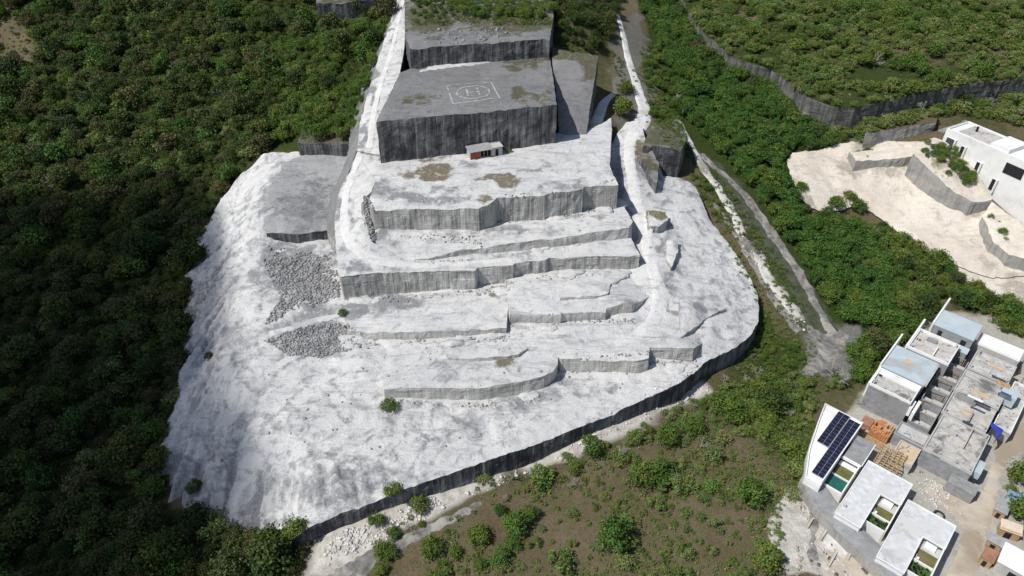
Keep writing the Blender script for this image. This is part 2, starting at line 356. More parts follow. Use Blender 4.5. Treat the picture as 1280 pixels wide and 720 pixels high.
def region(name, pts, zbot, mats, ctrl=(), step=.8, amp=.2, jit=.05, tint=(), edge=0, world=False, extra=None, rows=None, rough=.12):
    """one block of quarried ground: an outline with heights, a relief top and sawn faces down to zbot"""
    P = [tuple(q) if world else at(*q) for q in pts]
    B = dens(P, step, jit)
    if extra:   # the foot of the scree is ragged
        q = np.array(B); px, py = proj(q[:, 0], q[:, 1], q[:, 2]); k = np.clip((345 - px) / 60, 0, 1) * (py > 190); q[:, 0] += k * 2.2 * fbm(q[:, 0], q[:, 1], 4, 4, 55); q[:, 1] += k * 1.6 * fbm(q[:, 0], q[:, 1], 3, 4, 56); B = [tuple(v) for v in q]
    Q = dens(P, max(2.5, step * 3)) + [tuple(q) if world else at(*q) for q in ctrl]; zr = rbf(Q)
    poly = [(b[0], b[1]) for b in B]
    def zf(X, Y):
        z = zr(X, Y)
        e = edist(X, Y, poly); d = np.clip(e / 1.2, .25, 1)
        r = amp * (fbm(X, Y, 7, 4, 5) + .55 * fbm(X, Y, 1.7, 3, 9)) + rough * np.abs(fbm(X, Y, 2.6, 4, 13, .6))
        if extra: r = r + extra(X, Y)
        rim = np.clip(1 - e / 1.1, 0, 1) * (np.clip(fbm(X, Y, 4.5, 4, 77), 0, 1) * .45 + np.clip(fbm(X, Y, 1.3, 2, 78), 0, 1) * .25)
        return z + r * d - rim
    xs = [b[0] for b in B]; ys = [b[1] for b in B]
    gx_, gy_ = np.meshgrid(np.arange(min(xs), max(xs), step), np.arange(min(ys), max(ys), step))
    gx_ = gx_ + RNG.uniform(-.3, .3, gx_.shape) * step; gy_ = gy_ + RNG.uniform(-.3, .3, gy_.shape) * step
    X = gx_.ravel(); Y = gy_.ravel(); k = inside(X, Y, poly); X, Y = X[k], Y[k]; k = edist(X, Y, poly) > step * .45; X, Y = X[k], Y[k]
    nb = len(B)
    vin = [Vector((b[0], b[1])) for b in B] + [Vector((x, y)) for x, y in zip(X, Y)]
    r = geometry.delaunay_2d_cdt(vin, [(i, (i + 1) % nb) for i in range(nb)], [], 1, 1e-5)
    V2 = np.array([tuple(v) for v in r[0]]); T = np.array([f for f in r[2] if len(f) == 3])
    a = (V2[T[:, 1], 0] - V2[T[:, 0], 0]) * (V2[T[:, 2], 1] - V2[T[:, 0], 1]) - (V2[T[:, 2], 0] - V2[T[:, 0], 0]) * (V2[T[:, 1], 1] - V2[T[:, 0], 1])
    T[a < 0] = T[a < 0][:, ::-1]
    Z = zf(V2[:, 0], V2[:, 1])
    V = np.c_[V2, Z]
    # faces: the outline as columns
    sa = sum(poly[i][0] * poly[(i + 1) % nb][1] - poly[(i + 1) % nb][0] * poly[i][1] for i in range(nb))
    order = list(range(nb)) if sa > 0 else list(range(nb))[::-1]
    bx = np.array([B[i][0] for i in order]); by = np.array([B[i][1] for i in order]); bz = zf(bx, by)
    zb = np.minimum(zbot(bx, by) if callable(zbot) else np.full(nb, float(zbot)), bz - .3)
    nr = rows or max(3, int((bz - zb).max() / .7)); base = len(V); W = []
    nx = np.roll(by, -1) - np.roll(by, 1); ny = -(np.roll(bx, -1) - np.roll(bx, 1)); nl = np.hypot(nx, ny) + 1e-6; nx /= nl; ny /= nl
    for q in range(nr + 1):
        t = q / nr; zz = bz + (zb - bz) * t
        off = 0 if q == 0 else .09 * fbm(bx * .9 + by * .9, zz * .5, 1.0, 4, 21) + .12 * np.round(1.6 * vnoise(bx * .28 + by * .28, np.floor(zz / 1.6) * 3.7, 23)) * .5 + .10 * t
        W.append(np.c_[bx + nx * off, by + ny * off, zz])
    W = np.concatenate(W); quads = []
    for q in range(nr):
        for i in range(nb):
            j = (i + 1) % nb; quads.append((base + (q + 1) * nb + i, base + (q + 1) * nb + j, base + q * nb + j, base + q * nb + i))
    quads = np.array(quads); tri2 = np.concatenate([quads[:, [0, 1, 2]], quads[:, [0, 2, 3]]])
    me = npmesh(name, np.concatenate([V, W]), np.concatenate([T, tri2]))
    for m in mats: me.materials.append(m)
    mi = np.zeros(len(T) + len(tri2), np.int32); mi[len(T):] = 1; me.polygons.foreach_set('material_index', mi)
    sm = np.zeros(len(mi), bool); sm[:len(T)] = True; me.polygons.foreach_set('use_smooth', sm)
    tn = np.zeros((len(V) + len(W), 3)); AX = np.r_[V[:, 0], W[:, 0]]; AY = np.r_[V[:, 1], W[:, 1]]
    px, py = proj(AX, AY, np.r_[V[:, 2], W[:, 2]]); px = px + 16 * fbm(AX, AY, 5, 4, 81); py = py + 7 * fbm(AX, AY, 4, 4, 82)
    for (cx, cy, rx, ry, ch, st) in tint:
        d = np.hypot((px - cx) / rx, (py - cy) / ry); tn[:, ch] = np.maximum(tn[:, ch], st * np.clip(1.5 - d * 1.1, 0, 1))
    if extra:   # curved scrape and tyre bands left by the machines
        for (qx, qy, r0_, r1_, f_, st) in ((432, 522, 3, 24, 1.7, .40), (640, 380, 34, 62, 1.4, .34), (830, 330, 12, 30, 1.5, .38)):
            wx, wy, _q = at(qx, qy, 6); rr_ = np.hypot(AX - wx, AY - wy) + .5 * fbm(AX, AY, 6, 3, 85); an_ = np.arctan2(AY - wy, AX - wx)
            tn[:, 0] = np.maximum(tn[:, 0], st * np.clip(2.2 * vnoise(rr_ * f_, an_ * 2.5, 86) - .25, 0, 1) * np.clip((rr_ - r0_) / 3, 0, 1) * np.clip((r1_ - rr_) / 5, 0, 1))
    if extra: tn[:, 0] = np.maximum(tn[:, 0], np.clip(-.10 - 1.0 * extra(AX, AY), 0, .85) * (np.abs(extra(AX, AY)) > .02))  # gullies greyed: gravel, plus side-light shading of the rills painted into the colour
    colattr(me, 'tint', tn)
    o = link(name, me); tag(o, kind='structure'); PIECES.append(dict(poly=poly, z=zf, bb=(min(xs), max(xs), min(ys), max(ys)))); return o

# ------------------------------------------------------------------ the quarry
ccx, ccy, _ = at(400, 305, 8)
def rills(X, Y):
    px, py = proj(X, Y, np.full(len(X), 3.0))
    ang = np.arctan2(Y - ccy, X - ccx); R = np.hypot(X - ccx, Y - ccy)
    m = np.clip((325 - px) / 50, 0, 1) * np.clip((py - 205) / 60, 0, 1)
    m = np.maximum(m, np.clip((py - 585) / 20, 0, 1) * np.clip((520 - px) / 60, 0, 1))
    wob = .7 * fbm(X, Y, 10, 3, 31)
    rd = lambda f, q, k: 1 - 2 * np.abs(vnoise(ang * f + wob * f / 30, R * q, k))
    return m * (.6 * rd(12, .03, 41) + .75 * rd(32, .035, 42) + .6 * rd(62, .045, 43) - .45)
FLOOR = [(372,670,1.0),(392,656,2.6),(430,641,3.2),(470,626,3.9),(504,612,4.6),(545,598,5),(585,584,5.2),(640,565,5.3),(691,547,5.4),(744,526,5.4),(797,503,5.4),(849,479,5.4),(872,462,5.4),(881,453,5.4),(918,435,5.5),(939,418,5.5),(948,402,5.6),(949,385,5.8),(947,368,6.5),(936,343,8),(913,308,10),(887,272,12.5),(869,232,15.2),(850,222,16.2),(829,219,17),(822,205,18.5),(812,190,20.2),(806,170,21.6),(800,150,22.8),(785,150,22.2),(772,165,21.5),(765,178,20),(700,205,18.5),(560,205,17),(446,192,17.9),(380,190,17.8),(345,189,17.5),(328,193,15.8),(296,222,10.8),(265,270,4.6),(244,310,1.6),(228,370,-1.2),(222,420,-2.8),(219,470,-3.8),(213,512,-4.8),(192,565,-6.4),(190,606,-7),(212,640,-7),(240,660,-6.3),(290,676,-4.8),(335,692,-3.6)]
FC = [(888,425,7.0),(893,405,7.6),(876,436,6.6),(345,215,17),(332,262,15.6),(322,292,13.6),(306,320,11),(290,380,8.5),(290,430,7.4),(290,480,6.4),(320,540,5.7),(390,588,5.5),(470,588,5.6),(500,590,5.5),(420,550,5.6),(350,500,6),(450,540,5.6),(520,540,5.5),(600,530,5.5),(600,570,5.4),(700,500,5.5),(650,520,5.5),(760,480,5.5),(800,480,5.6),(850,455,5.7),(860,440,5.8),(900,420,6),(905,385,7.2),(900,350,9),(870,390,8.4),(860,340,10.2),(850,300,12),(840,250,15.2),(830,270,14),(855,270,13.8),
 (400,460,6.8),(350,450,7.3),(425,425,8.0),(440,440,8.0),(455,470,7.6),(430,480,6.6),(480,512,5.8),(560,430,5.5),(700,410,6.5),(600,380,6.5),(700,350,8),(600,300,9),(500,280,9),(700,240,12),(380,330,10),(370,380,8.8),(420,375,8.9),(423,345,9.6),(420,310,11.2),(345,312,11.4),(400,306,11.9),(370,300,12.3),(400,250,13),(420,230,13.5),
 (822,400,8.9),(828,372,10.2),(822,340,11.8),(812,310,13.4),(803,275,15.4),(796,240,17.4),(790,215,19),(790,190,20.6),(778,230,17.5),(815,230,17.2),(780,250,16),(790,300,12.5)]
TF = [(780,235,8,50,0,.6),(830,300,10,50,0,.5),(842,350,10,30,0,.5),(800,380,10,14,0,.4),(770,415,40,6,0,.4),(900,330,20,40,0,.25),(690,475,60,6,0,.35),(540,508,60,6,0,.4),(340,250,20,60,0,.45),(300,300,12,60,0,.35),(450,590,50,10,0,.4),(370,335,38,32,0,.95),(395,420,58,24,0,.75),(340,330,25,50,0,.5),(395,395,40,20,0,.6),(400,240,40,50,0,.75),(600,450,25,12,1,.5),(630,440,12,18,1,.5),(650,500,50,20,0,.5),(590,535,50,25,0,.4),(430,610,70,22,0,.55),(280,560,40,40,0,.35),(250,400,28,100,0,.4),(240,600,40,40,0,.5),(780,300,14,14,0,.4),(848,395,6,22,0,.8),(880,380,30,8,0,.5),(840,330,10,40,0,.35),(850,240,25,12,0,.45),(740,490,40,10,0,.25),(390,560,40,30,0,.3),(300,450,30,50,0,.25),(815,200,14,25,0,.8),(812,180,18,20,1,.6)]
low = lambda X, Y: ground(X, Y) - 1.2
region('quarry_floor', FLOOR, low, [M['rock'], M['wall_dark']], FC, .55, .22, .05, TF, extra=rills, rough=.13)
TL = [(585,440,60,10,0,.3),(440,395,14,12,0,.8),(500,385,35,14,0,.7),(630,445,14,16,1,.7),(600,395,30,8,0,.45),(700,420,40,8,0,.2),(560,460,40,14,0,.35)]
region('quarry_terrace', [(332,289,14.6),(368,292,14.6),(420,285,14.6),(436,240,16),(444,196,18),(382,192,18),(350,205,17.4),(334,240,16),(326,270,15)], 9.5, [M['rock_dim'], M['wall_dark']], [(380,240,16.2),(360,270,15.2)], .7, .16, .05, [(390,260,40,40,0,.5)])
region('quarry_terrace', [(470,480,7.4),(480,485.5,8.8),(601,484.5,8.8),(638,479,8.8),(662,475,8.8),(680,470,8.8),(691,464,8.8),(697,455,8.9),(697,446,9),(702,448.5,9),(797,450,9),(811,447.5,9),(812,434,9),(868,435,9),(882,426,6.6),(884,402,7.3),(862,376,9.2),(835,366,9.6),(800,360,10.0),(700,378,9.5),(640,380,9.3),(560,395,8.8),(470,403,8.0),(436,420,7.2),(440,442,6.9),(458,470,6.9)], 4.2, [M['rock'], M['wall']], [(600,440,8.6),(750,420,9)], .75, .10, .03, TL)
region('quarry_terrace', [(436,413,9.3),(469,415,9.9),(521,414.5,10.3),(595,411.5,10.4),(633,410,10.4),(634,396,10.4),(636,380,10.5),(640,350,10.8),(560,350,10),(500,356,9.4),(430,362,9.0),(426,385,9.0)], 6.0, [M['rock'], M['wall']], [(520,390,9.8)], .7, .14, .03, [(490,378,45,14,0,.8),(625,366,20,8,1,.5),(440,385,18,14,0,.8)])
region('quarry_terrace', [(637,392.5,11.5),(702,393,11.5),(703,391,11.5),(757,389,11.5),(758.5,384,11.6),(779,379,11.9),(790,381,11.5),(803,376,10.6),(826,362,9.6),(830,342,10.4),(806,322,11.6),(640,338,11.8),(632,350,11.5)], 7.0, [M['rock'], M['wall']], [], .7, .12, .03, [(790,384,22,8,0,.6),(618,362,20,10,1,.4)])
region('quarry_terrace', [(447,189,24),(438,210,22.9),(430,225,21.8),(423,241,20.6),(418,276,18),(420,310,16.5),(424,343,15.2),(426,346,15),(469,341,15),(548,338,15),(579,338,15),(594,338.5,15),(597,333.5,15),(641,331.5,15),(644,328.5,15),(682,324.5,15),(686,322,15),(800,319,15),(788,296,15.3),(700,297,15.4),(600,310,15.4),(540,320,15.6),(505,320,15.9),(480,309,16.9),(467,303,17.6),(460,287,19),(454,263,20.6),(456,246,22),(464,238,23),(475,215,23.7),(475,196,24)], 7.0, [M['rock'], M['wall_mid']], [(435,300,17.2),(440,260,19.8),(445,225,22.3),(500,330,15.4)], .7, .10, .04, [(440,335,20,12,0,.6),(425,260,8,60,0,.6),(430,215,10,20,0,.9),(500,328,30,6,0,.4),(640,322,40,6,0,.35)])
region('quarry_terrace', [(500,324,15.6),(536,323,16.0),(579,311.5,16.8),(641,303.5,17.3),(720,293.5,17.7),(786,284.5,18),(791,277,18),(776,250,18.3),(700,250,18.3),(600,270,18),(470,262,18.6),(464,285,18.6),(468,300,17.6),(482,314,16.4)], 13.0, [M['rock'], M['wall']], [(540,298,17.5),(500,300,17.4)], .7, .12, .04, [(480,295,18,10,0,.6),(640,290,60,8,0,.5),(720,272,50,6,0,.4),(570,292,40,8,0,.35)])
region('quarry_terrace', [(450,188,24),(475,192,24),(700,165,24),(741,158,24),(764,146,24.3),(765,160,24.2),(762,207,24),(773,231,24),(730,233,24),(729,236.5,24),(682,242.5,24),(681,243.5,24),(621,246,24),(618,250,24),(598,261,23),(575,260,23),(520,261,23),(466,262,23),(461,252,23.4),(462,244,23.6),(470,225,23.8),(452,200,23.9)], 13.0, [M['rock'], M['wall_mid']], [(500,245,23.9),(560,247,23.9)], .7, .14, .03, [(535,215,32,10,1,.95),(622,226,24,7,1,.95),(600,247,20,6,1,.6),(668,212,22,6,0,.7),(520,245,60,7,0,.8),(475,235,22,10,0,.6),(590,205,20,8,0,.5),(470,196,120,4,1,.6),(560,186,60,5,1,.7),(700,235,60,6,0,.45)])
region('quarry_block', [(470,152,34),(585,141,34),(696,129,34),(686,60,34.2),(600,74,34.2),(512,86,34.2),(500,91,34.1)], 21, [M['rock_grey'], M['wall_dark']], [], .9, .08, .03, [(655,118,14,10,1,.9),(520,125,35,6,1,.45),(660,75,28,12,1,.6),(685,120,15,15,1,.5),(640,140,60,8,0,.3)])
region('quarry_block', [(512,61,39),(560,57,39),(640,52,39),(679,48.5,39),(687,50,39),(692,20,39.6),(690,-20,40),(600,-40,41),(505,-30,41),(506,40,39)], 33, [M['rock_grey'], M['wall_dark']], [(600,20,39.6)], 1.0, .2, .05, [(590,40,60,12,0,.3),(540,20,40,25,1,.8),(640,25,60,20,1,.9)])
region('quarry_block', [(372,178,21),(440,180,21),(447,150,23.5),(450,120,25.5),(385,130,22.5)], 15, [M['rock_grey'], M['wall_dark']], [], 1., .1, .05, [(410,150,60,40,1,1)])
region('quarry_block', [(395,4,39.5),(440,2,39.5),(489,-3,39.5),(492,-40,40),(400,-40,40)], 30, [M['rock_grey'], M['wall_dark']], [], 1., .1, .05, [(440,-10,60,20,1,1)])
region('quarry_block', [(804,180,22.6),(852,187,21.6),(858,172,21.8),(846,148,22.6),(815,156,23.2)], 14, [M['rock_grey'], M['wall_dark']], [], .8, .15, .05, [(830,170,30,20,1,.7)])
region('quarry_ramp', [(689,58,35.5),(748,70,35.5),(744,95,33),(738,130,28.6),(733,167,24.3),(712,170,24.05),(699,168,24.1),(697,130,29),(692,90,33.5)], 18, [M['rock_grey'], M['wall_dark']], [], .8, .12, .05, [(735,80,20,14,1,.9),(720,65,40,10,1,1),(722,90,8,10,1,.6)])
region('road', [(446,188,24.1),(450,152,26.8),(460,115,29.6),(469,86,32),(480,50,34.5),(490,21,36.4),(496,-20,38.5),(514,-20,38.5),(508,30,36.6),(505,60,34.8),(500,92,32.4),(490,112,31),(480,130,29.6),(472,152,27.6),(474,176,25.2),(475,194,24.1)], 17, [M['rock'], M['wall_dark']], [], .7, .10, .04, [(447,170,6,22,0,1),(462,100,6,40,0,.9),(486,30,5,30,0,.8)])
CL = [(858,8,31.5),(867,25,31.2),(880,40,30.2),(895,53,29.4),(910,66,28.5),(924,75,27.4),(945,81,26.8),(964,86,26.2),(980,98,25.5),(992,108,25),(1010,122,24.4),(1043,133,23.6),(1065,133,23.8),(1089,129,24.2),(1125,122,24.8),(1179,109,26),(1230,103,26.6),(1290,96,27.2),(1400,88,28),(1600,60,31)]
region('plateau_terrain', CL + [(1700,-40,36),(1400,-70,38),(1000,-70,38),(840,-60,37),(845,-20,34)], 16, [M['ground'], M['cliff']], [(1000,40,30),(1150,60,29.5),(1280,40,31),(1000,0,34),(1280,0,34.5)], 1.2, .3, .1, [])

region('quarry_ledge', [(808,262,16.9),(820,259,17.0),(832,262,16.6),(835,275,16.0),(823,283,15.6),(811,281,15.9)], 10, [M['rock'], M['wall_mid']], [], .5, .2, .08, [(822,270,16,9,1,.9)], rough=.25)
region('quarry_ledge', [(834,298,14.3),(847,298,13.9),(848,314,13.2),(839,334,12.4),(833,322,12.9)], 8, [M['rock'], M['wall_mid']], [], .5, .2, .08, rough=.25)
region('quarry_ledge', [(850,374,10.8),(872,375,10.4),(908,384,8.4),(884,397,8.2),(864,413,8.8),(851,420,9.2)], 5, [M['rock'], M['wall_mid']], [(866,388,10)], .5, .2, .08, [(880,386,26,7,0,.7)], rough=.25)
region('quarry_ledge', [(797,193,21.4),(815,188,21.6),(824,204,20.4),(821,230,18.9),(813,222,19.4),(806,204,20.4)], 13, [M['rock_grey'], M['wall_dark']], [], .5, .25, .08, [(812,205,14,16,1,.7)], rough=.25)
region('quarry_ledge', [(789,420,9.3),(820,421,9.2),(852,421,9.0),(858,409,9.0),(828,404,9.4),(800,409,9.5)], 5, [M['rock'], M['wall']], [], .6, .12, .06)
region('quarry_ledge', [(700,372,12.3),(742,370,12.4),(760,366,12.4),(764,352,12.2),(720,352,12.2),(696,360,12.0)], 9, [M['rock'], M['wall']], [], .6, .12, .06)
region('quarry_ledge', [(560,446,9.7),(600,447,9.6),(648,443,9.7),(660,434,9.7),(600,430,9.6),(556,436,9.5)], 6, [M['rock'], M['wall']], [], .6, .14, .06)
region('quarry_slope', [(497,-20,38.3),(491,21,36.2),(469,86,31.8),(450,152,26.6),(446,188,23.8),(437,210,22.6),(423,241,20.3),(418,276,17.7),(419,296,16.8),(409,292,14.2),(408,274,15.2),(413,241,17.8),(430,206,20.2),(436,186,21.3),(439,152,23.6),(458,86,28.6),(481,21,33.5),(486,-20,35.5)], 9, [M['rock_grey'], M['wall_mid']], [], .6, .25, .10, [(450,140,8,100,1,.35)])
region('quarry_slope', [(455,243,22.2),(462,246,22.6),(468,256,21.2),(470,270,19),(473,300,17.5),(466,304,17.3),(458,290,18.8),(452,264,20.6)], 15, [M['rock_dim'], M['wall_mid']], [], .5, .35, .12, [(464,280,14,40,0,.9)])
# the ground sheet itself, coloured by zones
def zone_cols(X, Y, Z):
    px, py = proj(X, Y, Z); w = fbm(X, Y, 5, 3, 71) * 8
    ok = (Y > 10)
    z = np.zeros((len(X), 3))
    def blob(poly, ch, v, soft=10):
        k = inside(px, py, poly); d = edist(px, py, poly); s = np.where(k, d, -d) + w
        z[:, ch] = np.maximum(z[:, ch], np.where(ok, v * np.clip(.5 + s / soft, 0, 1), 0))
    z[:, 1] = .30 + .25 * fbm(X, Y, 25, 2, 72)
    blob([(-400,-200),(520,-200),(450,190),(330,200),(180,720),(-400,900)], 1, .62, 30)
    blob([(780,-60),(860,10),(1010,130),(1000,260),(1090,420),(1280,400),(1280,440),(1050,480),(830,150)], 1, .75, 16)
    blob([(940,380),(1010,450),(960,470),(930,430)], 1, .9, 8)
    # white dust at the foot of the dark wall, rubble by the bottom road
    blob([(380,720),(400,660),(520,615),(700,555),(880,470),(900,490),(760,560),(640,600),(560,640),(470,690),(440,730)], 0, .62, 16)
    blob([(985,720),(960,650),(1000,600),(1040,640),(1120,730)], 0, .8, 8)
    blob([(1000,610),(1070,500),(1170,380),(1290,400),(1290,740),(1100,740)], 0, .50, 14)
    blob([(1010,420),(1070,410),(1080,450),(1040,480),(1010,470)], 2, .8, 10)
    blob([(905,205),(935,240),(1000,330),(1060,420),(1010,440),(900,260),(850,165)], 2, .36, 14)
    k = inside(px, py, [(540,700),(600,620),(750,570),(920,530),(1010,600),(990,740),(540,740)]); z[k, 1] *= .7
    blob([(800,-10),(830,120),(800,200),(770,150),(760,60)], 2, .5, 10)
    k = inside(px, py, [(-80,0),(50,10),(66,70),(45,104),(-80,110)]); z[k, 1] = 0
    return z
ggx, ggy = gx.ravel(), gy.ravel(); V = np.c_[ggx, ggy, GZ.ravel()]
nx_, ny_ = len(GX), len(GY); ii = (np.arange(ny_ - 1)[:, None] * nx_ + np.arange(nx_ - 1)[None, :]).ravel()
me = npmesh('ground', V, np.c_[ii, ii + 1, ii + nx_ + 1, ii + nx_]); smooth(me); colattr(me, 'zone', zone_cols(V[:, 0], V[:, 1], V[:, 2]))
tag(link('ground', me, M['ground']), kind='structure')
pl = bpy.data.objects['plateau_terrain'].data; pv = np.empty(len(pl.vertices) * 3, np.float32); pl.vertices.foreach_get('co', pv); pv = pv.reshape(-1, 3)
zc = np.zeros((len(pv), 3)); zc[:, 1] = .5 + .3 * fbm(pv[:, 0], pv[:, 1], 14, 3, 75); colattr(pl, 'zone', zc)

# ------------------------------------------------------------------ roads, paths and bare patches draped over the ground
def ribbon(name, line, mat, off=.07, f=surf, wob=.25, step=.9, nw=6):
    """line: (px, py, width in metres)"""
    P = [hit(a, b, f) + (w,) for a, b, w in line]
    D = np.array(dens([(p[0], p[1], p[3]) for p in P], step, 0, False))
    for _ in range(6):
        D[1:-1] = .25 * D[:-2] + .5 * D[1:-1] + .25 * D[2:]
    t = np.gradient(D[:, :2], axis=0); t /= np.linalg.norm(t, axis=1)[:, None] + 1e-9; nrm = np.c_[-t[:, 1], t[:, 0]]
    Vs = []
    for k in range(nw + 1):
        s = k / nw - .5; e = wob * vnoise(np.arange(len(D)) * .5, np.full(len(D), k * 3.7), 5 + len(line)) * (2.0 if k in (0, nw) else .4)
        q = D[:, :2] + nrm * (D[:, 2] * s + e)[:, None]
        z = f(q[:, 0], q[:, 1]) + off - (.28 if k in (0, nw) else 0)
        Vs.append(np.c_[q, z])
    Vs = np.stack(Vs, 1).reshape(-1, 3); n = len(D); w = nw + 1
    ii = (np.arange(n - 1)[:, None] * w + np.arange(nw)[None, :]).ravel()
    me = npmesh(name, Vs, np.c_[ii, ii + 1, ii + w + 1, ii + w][:, ::-1]); smooth(me); colattr(me, 'tint', np.zeros((len(Vs), 3)))
    o = link(name, me, mat); return tag(o, kind='structure')
def patch(name, poly, mat, off=.08, f=ground, step=.9, jit=.15, amp=.0, tint=None):
    P = [hit(a, b, f) for a, b in poly]; B = dens([(p[0], p[1]) for p in P], step, jit); nb = len(B)
    xs = [b[0] for b in B]; ys = [b[1] for b in B]
    g1, g2 = np.meshgrid(np.arange(min(xs), max(xs), step), np.arange(min(ys), max(ys), step)); X, Y = g1.ravel(), g2.ravel()
    k = inside(X, Y, B); X, Y = X[k], Y[k]; k = edist(X, Y, B) > step * .4; X, Y = X[k], Y[k]
    r = geometry.delaunay_2d_cdt([Vector(b[:2]) for b in B] + [Vector(q) for q in zip(X, Y)], [(i, (i + 1) % nb) for i in range(nb)], [], 1, 1e-5)
    V2 = np.array([tuple(v) for v in r[0]]); T = np.array([t for t in r[2] if len(t) == 3])
    a = (V2[T[:, 1], 0] - V2[T[:, 0], 0]) * (V2[T[:, 2], 1] - V2[T[:, 0], 1]) - (V2[T[:, 2], 0] - V2[T[:, 0], 0]) * (V2[T[:, 1], 1] - V2[T[:, 0], 1])
    T[a < 0] = T[a < 0][:, ::-1]
    d = edist(V2[:, 0], V2[:, 1], B)
    z = f(V2[:, 0], V2[:, 1]) + off - .25 * np.clip(1 - d / .5, 0, 1) + amp * fbm(V2[:, 0], V2[:, 1], 4, 4, 61) * np.clip(d / 1.5, 0, 1)
    me = npmesh(name, np.c_[V2, z], T); smooth(me); tn = np.zeros((len(V2), 3)); tn[:, 0] = np.clip(.9 * fbm(V2[:, 0], V2[:, 1], 7, 4, 63), 0, .8); colattr(me, 'tint', tn)
    o = link(name, me, mat); return tag(o, kind='structure')
patch('earthworks', [(983,202),(990,193),(1050,181),(1086,177),(1160,181),(1180,200),(1240,255),(1279,285),(1290,300),(1300,345),(1240,350),(1205,338),(1170,328),(1150,312),(1128,296),(1110,284),(1090,268),(1074,258),(1058,262),(1030,268),(1012,262),(1000,250),(990,230)], M['sand'], .75, amp=.5)
patch('sand_road', [(1168,328),(1200,318),(1240,328),(1300,345),(1300,395),(1270,388),(1230,362),(1195,345)], M['sand'], .16)
ribbon('asphalt_lane', [(878,192,1.6),(890,208,2.2),(910,222,2.4),(931,243,2.6),(962,287,3.0),(978,310,3.0),(995,334,2.8),(1012,364,2.6),(1030,398,2.6),(1042,416,3.2)], M['asphalt'], .09, ground, .6)
ribbon('asphalt_lane', [(893,254,1.2),(905,270,1.6),(925,300,1.9),(942,330,2.2),(962,366,2.2),(984,396,2.0),(1000,414,2.4)], M['asphalt'], .09, ground, .6)
patch('junction', [(1002,400),(1014,404),(1030,416),(1050,410),(1064,418),(1068,436),(1052,450),(1030,462),(1010,478),(994,472),(1004,456),(1020,440),(1012,424)], M['asphalt'], .10)
ribbon('concrete_road', [(846,150,1.6),(853,161,1.8),(866,186,2.0),(882,214,2.2),(898,236,2.3),(913,259,2.5),(921,278,2.6),(927,294,2.7)], M['roadwhite'], .22)
ribbon('concrete_road', [(929,297,1.8),(936,306,2.2),(946,320,2.8)], M['asphalt'], .2)
ribbon('concrete_road', [(947,318,3.0),(958,344,3.2),(975,366,3.3),(989,386,3.3),(1001,402,3.2)], M['roadwhite'], .22)
patch('bottom_road', [(372,740),(420,708),(470,680),(520,660),(560,640),(600,622),(612,632),(570,655),(520,680),(478,700),(450,740)], M['asphalt'], .09)
patch('dirt_road', [(1233,520),(1262,528),(1290,520),(1290,560),(1262,580),(1250,620),(1240,660),(1228,700),(1218,760),(1160,760),(1178,720),(1192,690),(1200,660),(1190,645),(1150,612),(1165,596),(1200,610),(1222,620),(1232,590),(1240,560)], M['dirt'], .10, amp=.08)
ribbon('white_path', [(772,18,1.6),(776,31,1.8),(782,60,2.2),(788,82,2.4),(796,108,3.0),(806,135,4.2),(806,150,4.5),(796,160,4.6),(788,172,4.0)], M['path'], .16, ground, .12)
ribbon('white_path', [(792,166,4.4),(786,182,3.6),(787,205,3.4),(793,235,3.6),(801,266,3.8),(807,298,4.0),(817,338,3.8),(826,370,4.0),(819,400,3.8),(792,423,3.0),(768,430,2.0)], M['haul'], .05, surf, .3)
ribbon('white_path', [(768,116,1.6),(760,122,2.2),(752,134,3.0),(746,152,3.6),(741,163,4.0)], M['path'], .14, ground, .12)
ribbon('white_path', [(336,418,1.6),(360,411,1.9),(390,402,1.9),(415,396,1.7),(430,391,1.2)], M['track'], .12)
ribbon('white_path', [(820,12,1.0),(822,20,1.0)], M['path'], .1)
def boxes_of(m, boxes):
    for b in boxes: m.box(*b)
    return m
ribbon('haul_ramp', [(450,196,2.6),(440,220,2.6),(431,250,2.4),(429,282,2.4),(438,308,2.6),(462,324,2.6),(500,331,2.4),(560,331,2.0),(640,324,1.6)], M['haul'], .06, surf, .3)
ribbon('haul_ramp', [(462,186,2.2),(466,150,2.2),(476,105,1.9),(488,70,1.7),(497,35,1.5),(505,-5,1.5)], M['haul'], .07, surf, .25)
for ln in ([(802,300),(816,342),(832,372),(830,396),(806,420),(770,432)], [(808,300),(822,340),(839,372),(838,400),(812,426),(772,438)], [(400,520),(440,508),(470,520),(468,545),(430,556),(395,545)], [(520,560),(600,548),(680,525),(760,490)], [(350,560),(420,566),(500,566),(590,556)]):
    ribbon('wheel_rut', [(a, b, .5) for a, b in ln], M['track'], .06, surf, .10, .8, 2)
def spill(name, lines, every, mat):
    VV = []; FF = []; nb = 0; t = bmesh.new(); bmesh.ops.create_icosphere(t, subdivisions=3, radius=1.0); sv = np.array([tuple(v.co) for v in t.verts]); sf = np.array([[v.index for v in f.verts] for f in t.faces]); t.free()
    for ln in lines:
        for x, y in dens([hit(a, b, surf)[:2] for a, b in ln], every, .5, False):
            if random.random() < .45: continue
            r = random.uniform(.6, 2.2); hgt = random.uniform(.25, .6) * min(1, r / 1.4)
            v = sv.copy(); k = 1 + .45 * fbm(sv[:, 0] * 1.6 + x, sv[:, 1] * 1.6 + y, 1., 4, 7); v = v * k[:, None] * np.array([r * random.uniform(1, 1.6), r * random.uniform(.6, .9), hgt])
            VV.append(v + np.array([x, y, float(ground_low(x, y)) - .1])); FF.append(sf + nb); nb += len(sv)
    me = npmesh(name, np.concatenate(VV), np.concatenate(FF)); smooth(me); colattr(me, 'tint', np.zeros((nb, 3))); return tag(link(name, me, mat), kind='structure')
